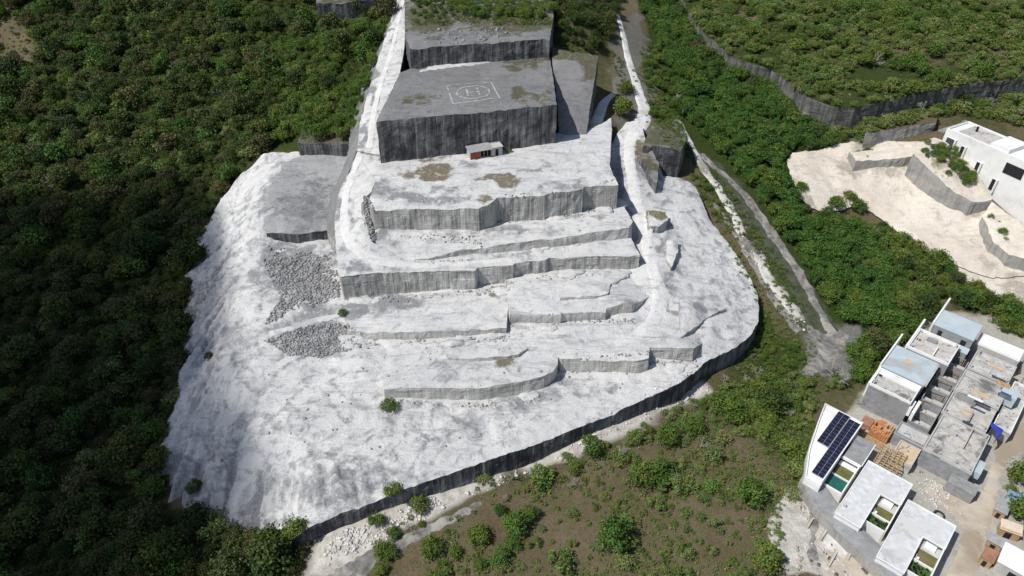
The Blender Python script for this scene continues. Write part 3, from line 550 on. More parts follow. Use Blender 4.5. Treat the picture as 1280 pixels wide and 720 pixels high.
def ground_low(x, y):
    return min(surf(np.array([x, x, x, x + .8]), np.array([y - .5, y - 1.2, y - 1.8, y - 1.0])))
spill('white_spill', [[(472,288),(520,291),(600,290),(622,276),(682,276),(728,270),(774,266)], [(432,377),(500,372),(552,372),(596,364),(650,357),(686,343),(798,340)], [(440,425),(524,428),(634,424)], [(640,411),(702,406),(758,402)], [(483,501),(560,505),(622,507),(675,496)], [(704,464),(797,465),(870,450)], [(540,327),(596,322),(676,310),(786,298)], [(336,303),(376,303),(418,303)]], 1.5, M['rock'])
# ------------------------------------------------------------------ the earthworks beside the white house
region('earth_terrace', [(1062,189,15.6),(1110,186,16.4),(1152,183,17.2),(1150,193,16.8),(1132,197,16.2),(1100,199,15.4),(1070,201,15.0)], lambda X, Y: ground(X, Y) - .8, [M['sand'], M['concrete_wall']], [], .8, .1, .05)
region('earth_terrace', [(1084,166,19.4),(1130,159,20.2),(1171,152,21),(1172,138,21),(1130,142,20.2),(1086,150,19.6)], lambda X, Y: ground(X, Y) - .8, [M['ground'], M['concrete_wall']], [], .9, .1, .05)
region('earth_terrace', [(1141,192,18.4),(1152,177,19.4),(1168,171,19.6),(1184,178,18.8),(1207,196,16.8),(1227,222,14.6),(1240,249,12.6),(1214,252,12.3),(1190,238,13.8),(1166,216,16)], lambda X, Y: ground(X, Y) - .8, [M['sand'], M['concrete_wall']], [(1185,205,17.6)], .8, .3, .06, [(1180,200,30,25,1,.5)])
region('earth_terrace', [(1240,252,12.2),(1262,268,10.6),(1300,300,8.6),(1300,325,7.6),(1262,318,7.4),(1242,300,8.2),(1228,270,10)], lambda X, Y: ground(X, Y) - .6, [M['sand'], M['concrete_wall']], [], .8, .2, .06)

# ------------------------------------------------------------------ loose stone
def rocks(name, label, polys, n, r0, r1, mat, f=surf, sink=.3):
    VV = []; FF = []; cube = np.array([(-1,-1,-1),(1,-1,-1),(1,1,-1),(-1,1,-1),(-1,-1,1),(1,-1,1),(1,1,1),(-1,1,1)], float)
    fc = np.array([(3,2,1,0),(4,5,6,7),(0,1,5,4),(1,2,6,5),(2,3,7,6),(3,0,4,7)])
    X = []; Y = []
    for poly in polys:
        W = [hit(a, b, f) for a, b in poly]; xs = [q[0] for q in W]; ys = [q[1] for q in W]
        x = RNG.uniform(min(xs), max(xs), n * 5); y = RNG.uniform(min(ys), max(ys), n * 5); k = inside(x, y, W)
        d = fbm(x, y, 6, 3, 91) * .8 + .55 * np.clip(edist(x, y, W) / 2.2, 0, 1) > RNG.uniform(-.5, .95, len(x)); k &= d
        X += list(x[k][:n // len(polys)]); Y += list(y[k][:n // len(polys)])
    X = np.array(X); Y = np.array(Y); Zs = f(X, Y)
    for i in range(len(X)):
        r = r0 + (r1 - r0) * random.random() ** 4.5
        v = cube * RNG.uniform(.55, 1.1, (8, 3)) * np.array([1, random.uniform(.6, 1), random.uniform(.45, .8)]) * r
        a = Matrix.Rotation(random.uniform(0, 6.28), 3, 'Z') @ Matrix.Rotation(random.uniform(-.5, .5), 3, 'X')
        v = v @ np.array(a).T + np.array([X[i], Y[i], Zs[i] + r * sink])
        FF.append(fc + 8 * len(VV)); VV.append(v)
    o = link(name, npmesh(name, np.concatenate(VV), np.concatenate(FF)), mat)
    return tag(o, label, 'rubble', kind='stuff')
rocks('rubble', 'grey broken limestone rubble heaped in the shaded pit below the black ledge', [[(328,302),(360,300),(418,302),(424,345),(424,372),(400,380),(360,398),(332,405),(350,370),(328,330)]], 6500, .045, .32, M['stone'])
rocks('rubble', 'grey gravel heap below the small white track on the quarry floor', [[(330,426),(380,408),(420,404),(448,410),(452,436),(400,447),(360,445)]], 5200, .045, .27, M['stone'])
rocks('rubble', 'grey boulders scattered on the weeds behind the helipad block', [[(530,38),(600,28),(640,38),(610,52),(540,56)]], 170, .10, .42, M['stone'])
rocks('rubble', 'white limestone rubble along the foot of the dark quarry wall', [[(385,715),(410,672),(480,645),(540,620),(560,632),(500,668),(440,700)], [(560,622),(700,562),(870,478),(890,486),(720,568),(600,618)]], 2000, .05, .32, M['stone_white'])
rocks('rubble', 'small pale stones strewn over the quarry floor and benches', [[(240,600),(320,560),(480,590),(600,560),(860,450),(900,380),(640,420),(450,420),(330,450)]], 300, .05, .25, M['stone'])
rocks('rubble', 'crumbled stones along the feet of the sawn bench walls', [[(470,284),(600,287),(622,272),(728,267),(774,262),(775,266),(728,272),(622,280),(600,294),(470,292)], [(430,372),(500,371),(596,362),(690,342),(800,336),(800,342),(690,349),(600,370),(500,378),(430,380)], [(445,424),(634,420),(640,406),(800,398),(800,404),(640,412),(634,427),(445,430)], [(480,498),(622,503),(675,494),(702,462),(870,448),(870,454),(702,470),(680,500),(622,510),(480,505)], [(536,326),(640,314),(788,296),(788,300),(640,319),(540,331)]], 2200, .05, .26, M['stone'])
rocks('rubble', 'dark loose stones on the slope inside the curve of the white ramp', [[(455,246),(466,254),(472,298),(464,302),(454,266)]], 500, .07, .3, M['stone'])
rocks('rubble', 'white rubble tipped beside the villas under construction', [[(1140,600),(1165,598),(1185,612),(1205,640),(1195,655),(1160,630)], [(985,690),(1000,630),(1050,660),(1100,715),(1060,740)]], 900, .05, .24, M['stone_white'], ground)
rocks('debris', 'broken brown timber scattered on the white foundation plot', [[(1000,625),(1020,618),(1070,670),(1120,715),(1090,740),(1020,730),(998,680)]], 90, .08, .4, M['bark'], ground)
rocks('debris', 'grey and brown building waste between the tile pile and the dirt road', [[(1128,590),(1150,578),(1180,600),(1200,640),(1170,640),(1140,612)], [(1095,580),(1120,592),(1130,604),(1100,590)]], 120, .06, .25, M['stone'], ground)
rocks('rubble', 'white stones along the broken concrete lane right of the quarry', [[(880,210),(905,240),(950,310),(1005,396),(1015,420),(985,400),(940,330),(900,260)]], 420, .06, .35, M['stone_white'], ground)
rocks('rubble', 'weathered stones fallen at the foot of the upper right cliff', [[(935,102),(1045,150),(1125,146),(1180,142),(1280,122),(1280,130),(1180,148),(1060,156),(960,118)]], 160, .2, .6, M['stone'])

# ------------------------------------------------------------------ helipad marking and the shed
def hp(u, v):
    q = [(558.5,108.5),(613.6,103.4),(624.7,123.4),(566.4,130)]
    a = [np.array(at(x, y, 34.05)) for x, y in q]
    return (a[3] * (1 - u) + a[2] * u) * (1 - v) + (a[0] * (1 - u) + a[1] * u) * v
patch('dust_patch', [(518,90),(536,82),(560,78),(602,74),(618,77),(590,83),(570,84),(545,89)], M['track'], .10, lambda X, Y: np.minimum(surf(X, Y), 34.3), .7, .3)
hm = MB()
def hline(p, q, wd=.32):
    a = hp(*p); b = hp(*q); d = (b - a)[:2]; L = np.hypot(*d); k = max(2, int(L / .5)); nrm = np.array([-d[1], d[0]]) / L
    for i in range(k):
        if random.random() < .12: continue
        s = a + (b - a) * i / k; e = a + (b - a) * (i + 1) / k; w1 = wd * random.uniform(.7, 1.15) / 2
        zz = float(surf(s[0], s[1])[0]); z2 = float(surf(e[0], e[1])[0])
        c = [(s[0] + nrm[0] * w1, s[1] + nrm[1] * w1), (s[0] - nrm[0] * w1, s[1] - nrm[1] * w1), (e[0] - nrm[0] * w1, e[1] - nrm[1] * w1), (e[0] + nrm[0] * w1, e[1] + nrm[1] * w1)]
        hm.add([(x, y, float(surf(x, y)[0]) + .07) for x, y in c], [(0, 1, 2, 3)])
for p, q in (((0,0),(1,0)),((1,0),(1,1)),((1,1),(0,1)),((0,1),(0,0))): hline(p, q)
cir = [(.51 + .36 * math.cos(t), .5 + .36 * math.sin(t)) for t in np.linspace(0, 2 * math.pi, 25)]
for p, q in zip(cir[:-1], cir[1:]): hline(p, q, .36)
hline((.37,.30),(.40,.74), .42); hline((.62,.28),(.63,.72), .42); hline((.385,.52),(.625,.50), .38)
tag(hm.build('helipad_marking', M['paint']), 'white painted square with a circled letter H on top of the grey stone block', 'helipad marking')

zs = 24.0; sx0, sy0, _ = at(588, 201, zs); sx1, sy1, _ = at(628, 194, zs); ang = math.atan2(sy1 - sy0, sx1 - sx0); SL = math.hypot(sx1 - sx0, sy1 - sy0)
sz = float(surf(sx0 + 2, sy0 + 1)[0]) - .1
sh_ = thing('shed', 'small low shed with rust red shutter and grey sheet roof below the helipad block', 'shed', (sx0, sy0, sz), ang); sh_.scale = (1, .8, .74)
L = SL
MB().box(0, .15, 0, 3, 0, 2.6).box(L - .15, L, 0, 3, 0, 2.6).box(.15, L - .15, 2.85, 3, 0, 2.8).box(L * .66, L * .69, 0, 2.85, 0, 2.6).box(L * .69, L * .78, 0, .15, 0, 2.6).box(L * .88, L - .15, 0, .15, 0, 2.6).box(L * .78, L * .88, 0, .15, 2.1, 2.6).build('wall', M['concrete_light'], sh_)
MB().box(.18, L * .30, .02, .12, 0, 2.45).build('shutter', M['red'], sh_)
b_ = MB().box(L * .31, L * .65, .9, 1.0, 0, 2.5); b_.build('screen', M['dark'], sh_)
p_ = MB()
for k in range(4): p_.box(L * (.31 + .11 * k), L * (.31 + .11 * k) + .12, .03, .15, 0, 2.5)
p_.build('post', M['wood'], sh_)
MB().box(L * .785, L * .875, .05, .12, 0, 2.1).build('door', M['dark'], sh_)
rf = MB(); rf.add([(-.3, -.5, 2.55), (L * .68, -.5, 2.6), (L * .68, 3.3, 3.0), (-.3, 3.3, 2.95), (-.3, -.5, 2.62), (L * .68, -.5, 2.67), (L * .68, 3.3, 3.07), (-.3, 3.3, 3.02)], [(3,2,1,0),(4,5,6,7),(0,1,5,4),(1,2,6,5),(2,3,7,6),(3,0,4,7)])
rf.build('roof', M['sheet'], sh_); MB().box(L * .68 + .03, L + .2, -.2, 3.2, 2.65, 2.8).build('roof_slab', M['concrete_light'], sh_)

# ------------------------------------------------------------------ the village of villas, in its own square grid
VO = (60.0, 76.5); VA = math.radians(-42.5)
def vw(x, y): return (VO[0] + x * math.cos(VA) - y * math.sin(VA), VO[1] + x * math.sin(VA) + y * math.cos(VA))
class H:
    def __init__(s, name, label, cat, x, y, z=0.0, group=None):
        X, Y = vw(x, y); s.c = (x, y, z); s.o = thing(name, label, cat, (X, Y, z), VA, group)
    def mb(s): return MB((s.c[0], s.c[1], 0))
    def part(s, name, mat, mb, parent=None): return mb.build(name, mat, parent or s.o)
def ring(mb, x0, x1, y0, y1, z0, z1, t=.2):
    return mb.box(x0, x1, y0, y0 + t, z0, z1).box(x0, x1, y1 - t, y1, z0, z1).box(x0, x0 + t, y0 + t, y1 - t, z0, z1).box(x1 - t, x1, y0 + t, y1 - t, z0, z1)
def polyring(mb, P, z0, z1, t=.18):
    n = len(P)
    for i in range(n):
        a = np.array(P[i]); b = np.array(P[(i + 1) % n]); d = (b - a) / np.hypot(*(b - a)); nn = np.array([-d[1], d[0]]) * t
        mb.prism([tuple(a), tuple(b), tuple(b + nn), tuple(a + nn)], z0, z1 + .002 * i)
    return mb
# villa with the solar panels
v = H('villa', 'white villa with two rows of solar panels on its roof', 'villa', -6, 0)
P1 = [(-10.7, 7), (-3.9, 7), (-3.7, -11), (-6.3, -10.9), (-8.3, -5), (-9.8, 2)][::-1]
P1 = P1[::-1] if sum(P1[i][0] * P1[(i+1)%6][1] - P1[(i+1)%6][0] * P1[i][1] for i in range(6)) < 0 else P1
v.part('wall', M['white'], v.mb().prism(P1, -1, 3.6)); v.part('roof', M['white'], v.mb().prism([(x * .995, y * .995) for x, y in P1], 3.6, 3.75))
v.part('parapet', M['white'], polyring(v.mb(), P1, 3.76, 4.05))
def solar(x0, y0, n, cols=2):
    fr = v.mb().box(x0 - .04, x0 + cols * 1.02 + .02, y0 - .04, y0 + n * .92, 4.08, 4.12)
    a = v.part('solar_array', M['alu'], fr)
    cells = v.mb()
    for i in range(n):
        for c in range(cols): cells.box(x0 + c * 1.02, x0 + c * 1.02 + .98, y0 + i * .92, y0 + i * .92 + .88, 4.125, 4.15)
    v.part('solar_cells', M['panel'], cells, a)
solar(-8.05, -2.5, 10); solar(-5.9, -9.4, 17)
v.part('roof_ridge', M['white'], v.mb().box(-3.95, -3.75, -10.5, 6.9, 3.76, 4.3))
v.part('annex', M['concrete_light'], v.mb().box(-3.45, -.5, -1.5, 4.3, -1, 3.1)); v.part('annex_roof', M['concrete'], v.mb().box(-3.5, -.45, -1.6, 4.35, 3.1, 3.25))
v.part('annex_fascia', M['white'], v.mb().box(-3.6, -.45, -1.95, -1.65, 2.7, 3.2).box(-.44, -.3, -1.6, 4.3, 2.9, 3.3))
v.part('terrace_door', M['glass'], v.mb().box(-3.3, -.7, -1.58, -1.52, 2.25, 3.0))
v.part('terrace', M['white'], v.mb().box(-3.55, -.75, -3.0, -1.95, -.5, 2.27)); v.part('terrace_lawn', M['lawn'], v.mb().box(-3.55, -.75, -5.5, -3.0, -.5, 2.21))
v.part('pool_rim', M['white'], v.mb().box(-3.6, -.75, -5.68, -5.5, -.5, 2.45).box(-.75, -.55, -8.9, -1.9, -.5, 3.05).box(-3.6, -.75, -8.9, -8.65, -.5, 2.55))
v.part('pool_water', M['pool'], v.mb().box(-3.6, -.75, -8.65, -5.68, -.5, 2.17))
def lvilla(label, x, y, wing, back, court, extra):
    v = H('villa', label, 'villa', x + 3.6, y - 5)
    P = [(x, y), (x, y - wing), (x + 4.1, y - wing), (x + 4.1, y - back), (x + 7.25, y - back), (x + 7.25, y)]
    v.part('wall', M['white'], v.mb().prism([(x + .1, y - .1), (x + .1, y - wing + .1), (x + 4.0, y - wing + .1), (x + 4.0, y - back + .6), (x + 7.1, y - back + .6), (x + 7.1, y - .1)], -1, 3.2))
    v.part('roof', M['whitegrey'], v.mb().prism(P, 3.2, 3.38)); v.part('roof_edge', M['white'], polyring(v.mb(), P, 3.39, 3.5, .14))
    v.part('terrace_door', M['glass'], v.mb().box(x + 4.4, x + 6.9, y - back + .5, y - back + .59, 2.25, 3.1))
    yb = y - back; ye = y - court
    v.part('terrace', M['concrete_light'], v.mb().box(x + 4.1, x + 7.0, yb - 1.3, yb + .5, -.5, 2.27))
    v.part('sofa', M['white'], v.mb().box(x + 4.7, x + 6.3, yb - .75, yb - .1, 2.27, 2.65).box(x + 4.7, x + 6.3, yb - .1, yb + .12, 2.27, 2.9).box(x + 6.4, x + 6.9, yb - .7, yb - .2, 1.72, 2.0))
    ym = yb - 1.3 - (yb - 1.3 - ye) * .48
    v.part('lawn', M['lawn'], v.mb().box(x + 4.1, x + 7.0, ym, yb - 1.3, -.5, 2.22)); v.part('garden_bed', M['lawn_green'], v.mb().box(x + 4.1, x + 7.0, ye, ym - .22, -.5, 2.20))
    v.part('garden_wall', M['white'], v.mb().box(x + 4.0, x + 7.0, ym - .22, ym, -.5, 2.65).box(x + 7.0, x + 7.2, ye, yb + .5, -.5, 3.45).box(x + 4.0, x + 7.0, ye - .2, ye, -.5, 2.85))
    v.part('chair', M['white'], v.mb().box(x + 4.4, x + 4.9, ym + .25, ym + .75, 2.4, 2.48).box(x + 4.4, x + 4.45, ym + .25, ym + .75, 2.48, 2.9))
    g = v.mb()
    for _ in range(60):
        a, b = random.uniform(x + 4.3, x + 6.8), random.uniform(ye + .2, ym - .5); h = 2.25 + random.uniform(.1, .5); q = random.uniform(0, 3); r = random.uniform(.1, .25)
        g.add([(a - r * math.cos(q), b - r * math.sin(q), h), (a + r * math.cos(q), b + r * math.sin(q), h - .1), (a + r * math.sin(q), b - r * math.cos(q), h + .15)], [(0, 1, 2)])
    v.part('garden_plant', M['leaf_field'], g)
    if extra: v.part('roof_vent', M['concrete_light'], v.mb().box(x + .4, x + .9, y - wing + 2.1, y - wing + 2.5, 3.39, 3.8))
    return v
lvilla('white L-shaped villa with a walled lawn court between solar villa and dirt road villa', 0, 0, 13.9, 5.5, 11.3, True)
lvilla('white L-shaped villa with stained flat roof beside the beige dirt road', 7.65, -3.5, 13.6, 5.4, 12.0, False)
region('walkway', [(1006,586,2.3),(1027,600,2.3),(1050,634,2.3),(1080,662,2.3),(1108,686,2.3),(1132,712,2.3),(1150,740,2.3),(1134,760,2.3),(1100,712,2.3),(1066,681,2.3),(1040,656,2.3),(1018,628,2.3),(1000,600,2.3)], -.6, [M['concrete'], M['concrete_wall']], [], .8, .05, .05)
# terrace houses still under construction
def house(name, label, x0, x1, y0, y1, h, wallm, roofm, par=.5, parm=None, z=0., openings=(), stub=True, sides=(1, 1, 1, 1), group=None):
    v = H(name, label, 'house', (x0 + x1) / 2, (y0 + y1) / 2, z)
    w_ = v.mb().box(x0, x1, y0 + .12, y1, -1.5, h - .2)
    # front wall with openings, butted panel by panel
    ops = sorted(openings); cur = x0
    fw = v.mb(); dk = v.mb()
    for (a, b, s, t) in ops:
        if a > cur: fw.box(cur, a, y0, y0 + .118, -1.5, h - .2)
        fw.box(a, b, y0, y0 + .118, t, h - .2); fw.box(a, b, y0, y0 + .118, -1.5, s); cur = b
    fw.box(cur, x1, y0, y0 + .118, -1.5, h - .2)
    v.part('wall', wallm, w_); f_ = v.part('front_wall', wallm, fw)
    for (a, b, s, t) in ops: v.part('window', M['dark'], v.mb().box(a + .02, b - .02, y0 + .06, y0 + .115, s + .02, t - .02), f_)
    v.part('roof', roofm, v.mb().box(x0 - .06, x1 + .06, y0 - .06, y1 + .06, h - .2, h))
    if par:
        pm = v.mb(); t = .18
        if sides[0]: pm.box(x0, x1, y0, y0 + t, h + .002, h + par)
        if sides[1]: pm.box(x0, x1, y1 - t, y1, h + .002, h + par)
        if sides[2]: pm.box(x0, x0 + t, y0 + t + .002, y1 - t - .002, h + .002, h + par * .96)
        if sides[3]: pm.box(x1 - t, x1, y0 + t + .002, y1 - t - .002, h + .002, h + par * .96)
        v.part('parapet', parm or wallm, pm)
    if stub:
        for (a, b) in ((x0 + .35, y0 + .5), (x1 - .6, y0 + .5), (x0 + .35, y1 - .8), (x1 - .6, y1 - .8)):
            if random.random() < .8: v.part('column_stub', M['concrete_light'], v.mb().box(a, a + .25, b, b + .25, h + .001, h + random.uniform(.5, 1.3)))
    if par and roofm is not M['white'] or roofm is M['soot']:
        db = v.mb()
        for _ in range(int((x1 - x0) * (y1 - y0) * .40)):
            a, b = random.uniform(x0 + .6, x1 - .8), random.uniform(y0 + .6, y1 - .8); q = random.uniform(0, 3.1); lx = random.choice((.06, .1, .15, .6)) * random.uniform(.6, 1.3); ly = random.uniform(.04, .1); c_, s_ = math.cos(q), math.sin(q)
            db.prism([(a + c_ * u * lx - s_ * w * ly, b + s_ * u * lx + c_ * w * ly) for u, w in ((-1, -1), (1, -1), (1, 1), (-1, 1))], h + .004, h + random.uniform(.05, .25))
        tag(v.part('debris', random.choice([M['beige'], M['stone'], M['concrete']]), db), kind='stuff')
    return v
a = house('row_house', 'grey walled row house with stained white rimmed roof above the tile pile', -6.3, 1.0, 14.8, 20.2, 6.0, M['concrete'], M['soot'], .45, M['white'], openings=())
a.part('roof_band', M['white'], a.mb().box(-6.1, .8, 18.6, 19.9, 6.003, 6.25).box(-6.6, -6.32, 14.8, 21.5, 3, 6.3)); a.part('stair_block', M['white'], a.mb().box(1.02, 1.5, 14.6, 17, 3.4, 5.4).box(1.7, 2.2, 14.3, 18, 3.0, 5.0))
a.part('roof_hatch', M['dark'], a.mb().box(-5.9, -5.4, 18.0, 18.5, 6.26, 6.3))
a = house('row_house', 'pale blue roofed house with a brown patch, second in the row above the tile pile', -6.4, 1.2, 20.6, 28.4, 6.5, M['concrete'], M['blueroof'], 0, stub=False, openings=((-5.5, -4.6, 4.4, 5.9), (-3.0, -2.2, 4.2, 5.8), (-.8, 0.2, 4.2, 5.8)))
a.part('roof_patch', M['plank'], a.mb().prism([(-3.0 + math.cos(t) * random.uniform(.5, 1.3), 25.2 + math.sin(t) * random.uniform(.4, .9)) for t in np.linspace(0, 5.9, 11)], 6.502, 6.52)); a.part('side_wall', M['white'], a.mb().box(-6.75, -6.46, 20.6, 32, 4.5, 6.9)); a.part('gutter', M['concrete_light'], a.mb().box(1.28, 1.6, 20.8, 28.2, 6.2, 6.6))
a = house('row_house', 'white roofed house with roof clutter, between the two pale blue roofs', -4.6, 2.8, 29.0, 36.0, 6.5, M['concrete'], M['screed'], .5, M['white'], openings=((-2.5, -1.5, 3.5, 5.4), (.5, 1.4, 3.5, 5.4)))
a.part('roof_hatch', M['dark'], a.mb().box(-4.1, -3.4, 32.6, 33.2, 6.51, 6.56)); a.part('partition_wall', M['white'], a.mb().box(-.3, -.1, 29.3, 32.6, 6.51, 7.1)); a.part('roof_beam', M['concrete'], a.mb().box(-2.6, -.8, 33.6, 34.6, 6.51, 6.9)); a.part('side_wall', M['white'], a.mb().box(-5.0, -4.65, 29, 39.5, 5, 7.0))
a = house('row_house', 'large pale blue roof house at the top end of the village row', -2.9, 4.3, 38.4, 44.4, 7.5, M['concrete'], M['blueroof'], 0, stub=False, openings=((-1.8, -1.0, 5.2, 6.6), (2.4, 3.4, 5.0, 6.6)))
a.part('side_wall', M['white'], a.mb().box(-3.35, -3.0, 38.4, 49, 5, 7.7)); a.part('roof_seam', M['concrete_light'], a.mb().box(4.2, 4.35, 38.5, 44.3, 7.503, 7.56))
a = house('annex', 'grey lower block in front of the topmost pale blue roof house', -2.4, 4.4, 36.4, 38.25, 5.4, M['concrete'], M['blueroof'], .0, stub=False, openings=((0, 1, 3, 4.6),))
a = house('row_house', 'long white flat roof against the trees behind the upper terraces', 4.7, 12.4, 41.6, 45.4, 5.0, M['concrete_light'], M['white'], .25, M['white'], stub=False)
a = house('terrace_house', 'pale grey terrace house roof with fine cracks below the long white roof', 5.6, 12.5, 33.2, 39.6, 4.8, M['concrete'], M['screed'], .25, M['concrete_light'], openings=((7.5, 8.5, 2.3, 3.9),))
a.part('roof_beam', M['concrete_light'], a.mb().box(6.0, 12.2, 37.6, 37.8, 4.803, 5.0).box(8.9, 9.1, 33.5, 37.5, 4.803, 4.95))
a = house('terrace_house', 'terrace house roof with a big dark stain and planks, third up from the dirt road', 5.5, 12.9, 25.9, 32.7, 4.5, M['concrete'], M['soot'], .3, M['concrete_light'], openings=((6.3, 7.2, 1.8, 3.6), (9.6, 10.6, 1.8, 3.6)))
a.part('roof_room', M['blueroof'], a.mb().box(12.0, 14.6, 29.5, 32.4, 3.2, 5.4))
a = house('terrace_house', 'terrace house roof beside the bright blue tarpaulin', 5.6, 12.8, 18.9, 25.4, 4.1, M['concrete'], M['screed'], .45, M['concrete_light'], openings=((6.6, 7.5, 1.6, 3.3),))
a.part('partition_wall', M['concrete'], a.mb().box(6.2, 9.5, 24.2, 24.5, 4.103, 5.2)); a.part('partition_wall', M['concrete'], a.mb().box(9.6, 9.9, 19.2, 22, 4.103, 4.8))
a = house('terrace_house', 'wide terrace house with blank grey front wall facing the villas', 6.0, 13.6, 8.0, 18.5, 4.0, M['concrete'], M['soot'], .35, M['concrete_light'])
a.part('partition_wall', M['concrete_light'], a.mb().box(6.4, 9.2, 14.6, 14.8, 4.003, 4.9)); a.part('partition_wall', M['concrete_light'], a.mb().box(10.8, 11.0, 12.5, 18.2, 4.003, 4.7))
a.part('lean_to', M['blueroof'], a.mb().box(12.2, 14.8, 9.4, 12.6, 2.2, 3.6))
a = house('outhouse', 'low grey block at the foot of the blank grey front wall', 11.3, 15.4, 5.6, 7.85, 2.4, M['concrete'], M['concrete'], 0, stub=False)
a = house('outhouse', 'grey yard wall block between the tile pile and the grey front wall', 1.0, 5.9, 10.0, 13.4, 2.6, M['concrete'], M['concrete_light'], .3, M['concrete'], stub=False)
a = house('outhouse', 'beige floor slab box next to the timber formwork', 2.4, 5.8, 4.8, 9.6, 2.0, M['concrete_light'], M['plank'], .25, M['concrete_light'], stub=False)
a = house('row_house', 'white flat roof at the right edge beyond the long white roof', 13.2, 19, 44.5, 48.5, 4.6, M['concrete_light'], M['white'], .2, M['white'], stub=False)
a = house('row_house', 'white roof with dark gap at the right edge beside the pale grey terrace', 14.4, 22, 38.5, 42.8, 4.2, M['concrete_light'], M['white'], .2, M['white'], stub=False)
a = house('terrace_house', 'lower grey concrete terrace between the blue tarpaulin and the right edge', 13.3, 16.2, 23.5, 38.0, 2.6, M['concrete_light'], M['screed'], .4, M['white'])
# alley of unfinished stair walls between the two rows
k = 0
ALLEY = ['nearest the tile pile', 'below the stained white rimmed roof', 'beside the first pale blue roof', 'between blue roof and stained terrace', 'by the roof clutter house', 'below the topmost blue roof']
for i, yy in enumerate((14.6, 17.8, 21.0, 24.6, 28.4, 32.6)):
    v = H('stair_house', 'unfinished stair walls with dark pits in the village alley, ' + ALLEY[i], 'stairwell', 3.6, yy, 0)
    z0 = 2.3 + .3 * i
    v.part('landing', M['concrete_light'], v.mb().box(1.9, 3.4, yy - .2, yy + 1.4, -1, z0).box(3.4, 5.2, yy + 1.6, yy + 2.6, -1, z0 - .7))
    v.part('wall', M['concrete'], v.mb().box(1.75, 1.9, yy - .4, yy + 2.8, -1, z0 + 1.0).box(5.2, 5.38, yy - .4, yy + 2.8, -1, z0 + .8).box(1.9, 5.2, yy - .4, yy - .22, -1, z0 + .7))
    v.part('stair', M['screed'], boxes_of(v.mb(), [(3.5 + .22 * s, 3.72 + .22 * s, yy - .2, yy + .9, -1, z0 - .3 * s - .02) for s in range(7)]))
    v.part('pit', M['dark'], v.mb().box(3.42, 5.18, yy + .9, yy + 1.58, -1, .2))
    v.part('post', M['wood'], v.mb().bar((2.2, yy + 2.4, z0 - 1), (2.2, yy + 2.4, z0 + 1.2), .06).bar((4.6, yy + 2.9, 0), (4.7, yy + 2.9, z0 + .9), .06).bar((2.2, yy + 2.5, z0 + 1.1), (4.7, yy + 2.9, z0 + .8), .05))
# loose building material
def stackp(name, label, cat, x, y, z, mat, n, lx, ly, group=None):
    v = H(name, label, cat, x, y, z); m_ = v.mb()
    for i in range(n):
        a = random.uniform(-.12, .12); dx = random.uniform(-.1, .1); m_.box(x + dx - lx / 2, x + dx + lx / 2, y - ly / 2 + i * ly / n, y - ly / 2 + (i + .85) * ly / n, z + .003, z + .1 + .1 * random.random())
    b = m_.mesh(name); o = v.o; link('board', b, mat, o); return v
stackp('plank_stack', 'stack of pale planks on the roof with the big dark stain, upper side', 'planks', 9.6, 31.2, 4.5, M['plank'], 5, 2.4, .9)
stackp('plank_stack', 'stack of orange brown planks on the roof with the big dark stain, lower right side', 'planks', 11.6, 27.2, 4.5, M['wood'], 6, 2.2, 1.1)
stackp('plank_stack', 'stack of pale planks on the roof beside the blue tarpaulin', 'planks', 9.4, 22.8, 4.1, M['plank'], 6, 2.6, 1.1)
stackp('plank_stack', 'white boards beside the planks near the blue tarpaulin', 'planks', 9.0, 21.2, 4.1, M['white'], 3, 2.4, .5)
stackp('plank_stack', 'small plank pile on the wide stained terrace roof', 'planks', 8.8, 16.6, 4.0, M['plank'], 4, 1.6, .8)
tp = H('tarpaulin', 'bright blue tarpaulin draped over the terrace corner by the dirt road', 'tarpaulin', 13.6, 20.6, 0)
tpm = MB((13.6, 20.6, 0)); tpm.prism([(12.4, 21.9), (13.0, 22.6), (14.9, 22.0), (14.5, 19.0), (13.9, 20.9)], 3.9, 3.98); tpm.prism([(14.9, 22.0), (14.97, 22.0), (14.57, 19.0), (14.5, 19.0)], 2.6, 3.9)
tp.part('sheet', M['tarp'], tpm)
t = H('tile_pile', 'pile of orange roof tiles and formwork beside the solar villa', 'tile pile', -2.2, 10.5, 0)
tm = t.mb()
for i in range(9):
    for j in range(6):
        if random.random() < .86: tm.box(-2.6 + i * .36, -2.6 + i * .36 + .33, 9.0 + j * .62, 9.0 + j * .62 + .58, -.3, 1.5 + random.uniform(-.35, .5))
t.part('tiles', M['tile'], tm); t.part('board', M['rust'], t.mb().box(-4.6, -2.8, 10.2, 12.6, -.3, .9).box(-4.9, -3.4, 8.3, 9.9, -.3, .5)); t.part('plank', M['wood'], boxes_of(t.mb(), [(-4.6 + .1 * k, .4, 7.0 + .42 * k, 7.25 + .42 * k, .1, .35 + .05 * k) for k in range(4)]))
t = H('timber_formwork', 'timber formwork frame of posts and beams behind the L-shaped villa', 'formwork', 2, 4, 0)
bm_ = t.mb(); pm_ = t.mb()
for i in range(8): bm_.box(.6 + random.uniform(-.1, .1), 4.6, 1.3 + i * .66, 1.3 + i * .66 + .16, 2.3, 2.45)
for i in range(6): bm_.box(.6 + i * .75, .72 + i * .75, 1.2, 6.6, 2.46, 2.6)
for i in range(4):
    for j in range(4): pm_.bar((.8 + i * 1.15, 1.5 + j * 1.6, -.3), (.8 + i * 1.15 + random.uniform(-.1, .1), 1.5 + j * 1.6, 2.3), .07)
t.part('beam', M['wood'], bm_); t.part('post', M['wood'], pm_)
ho = H('hose_coil', 'thick black hose looped on the white rubble behind the dirt road villa', 'hose', 13.2, -.6, 0)
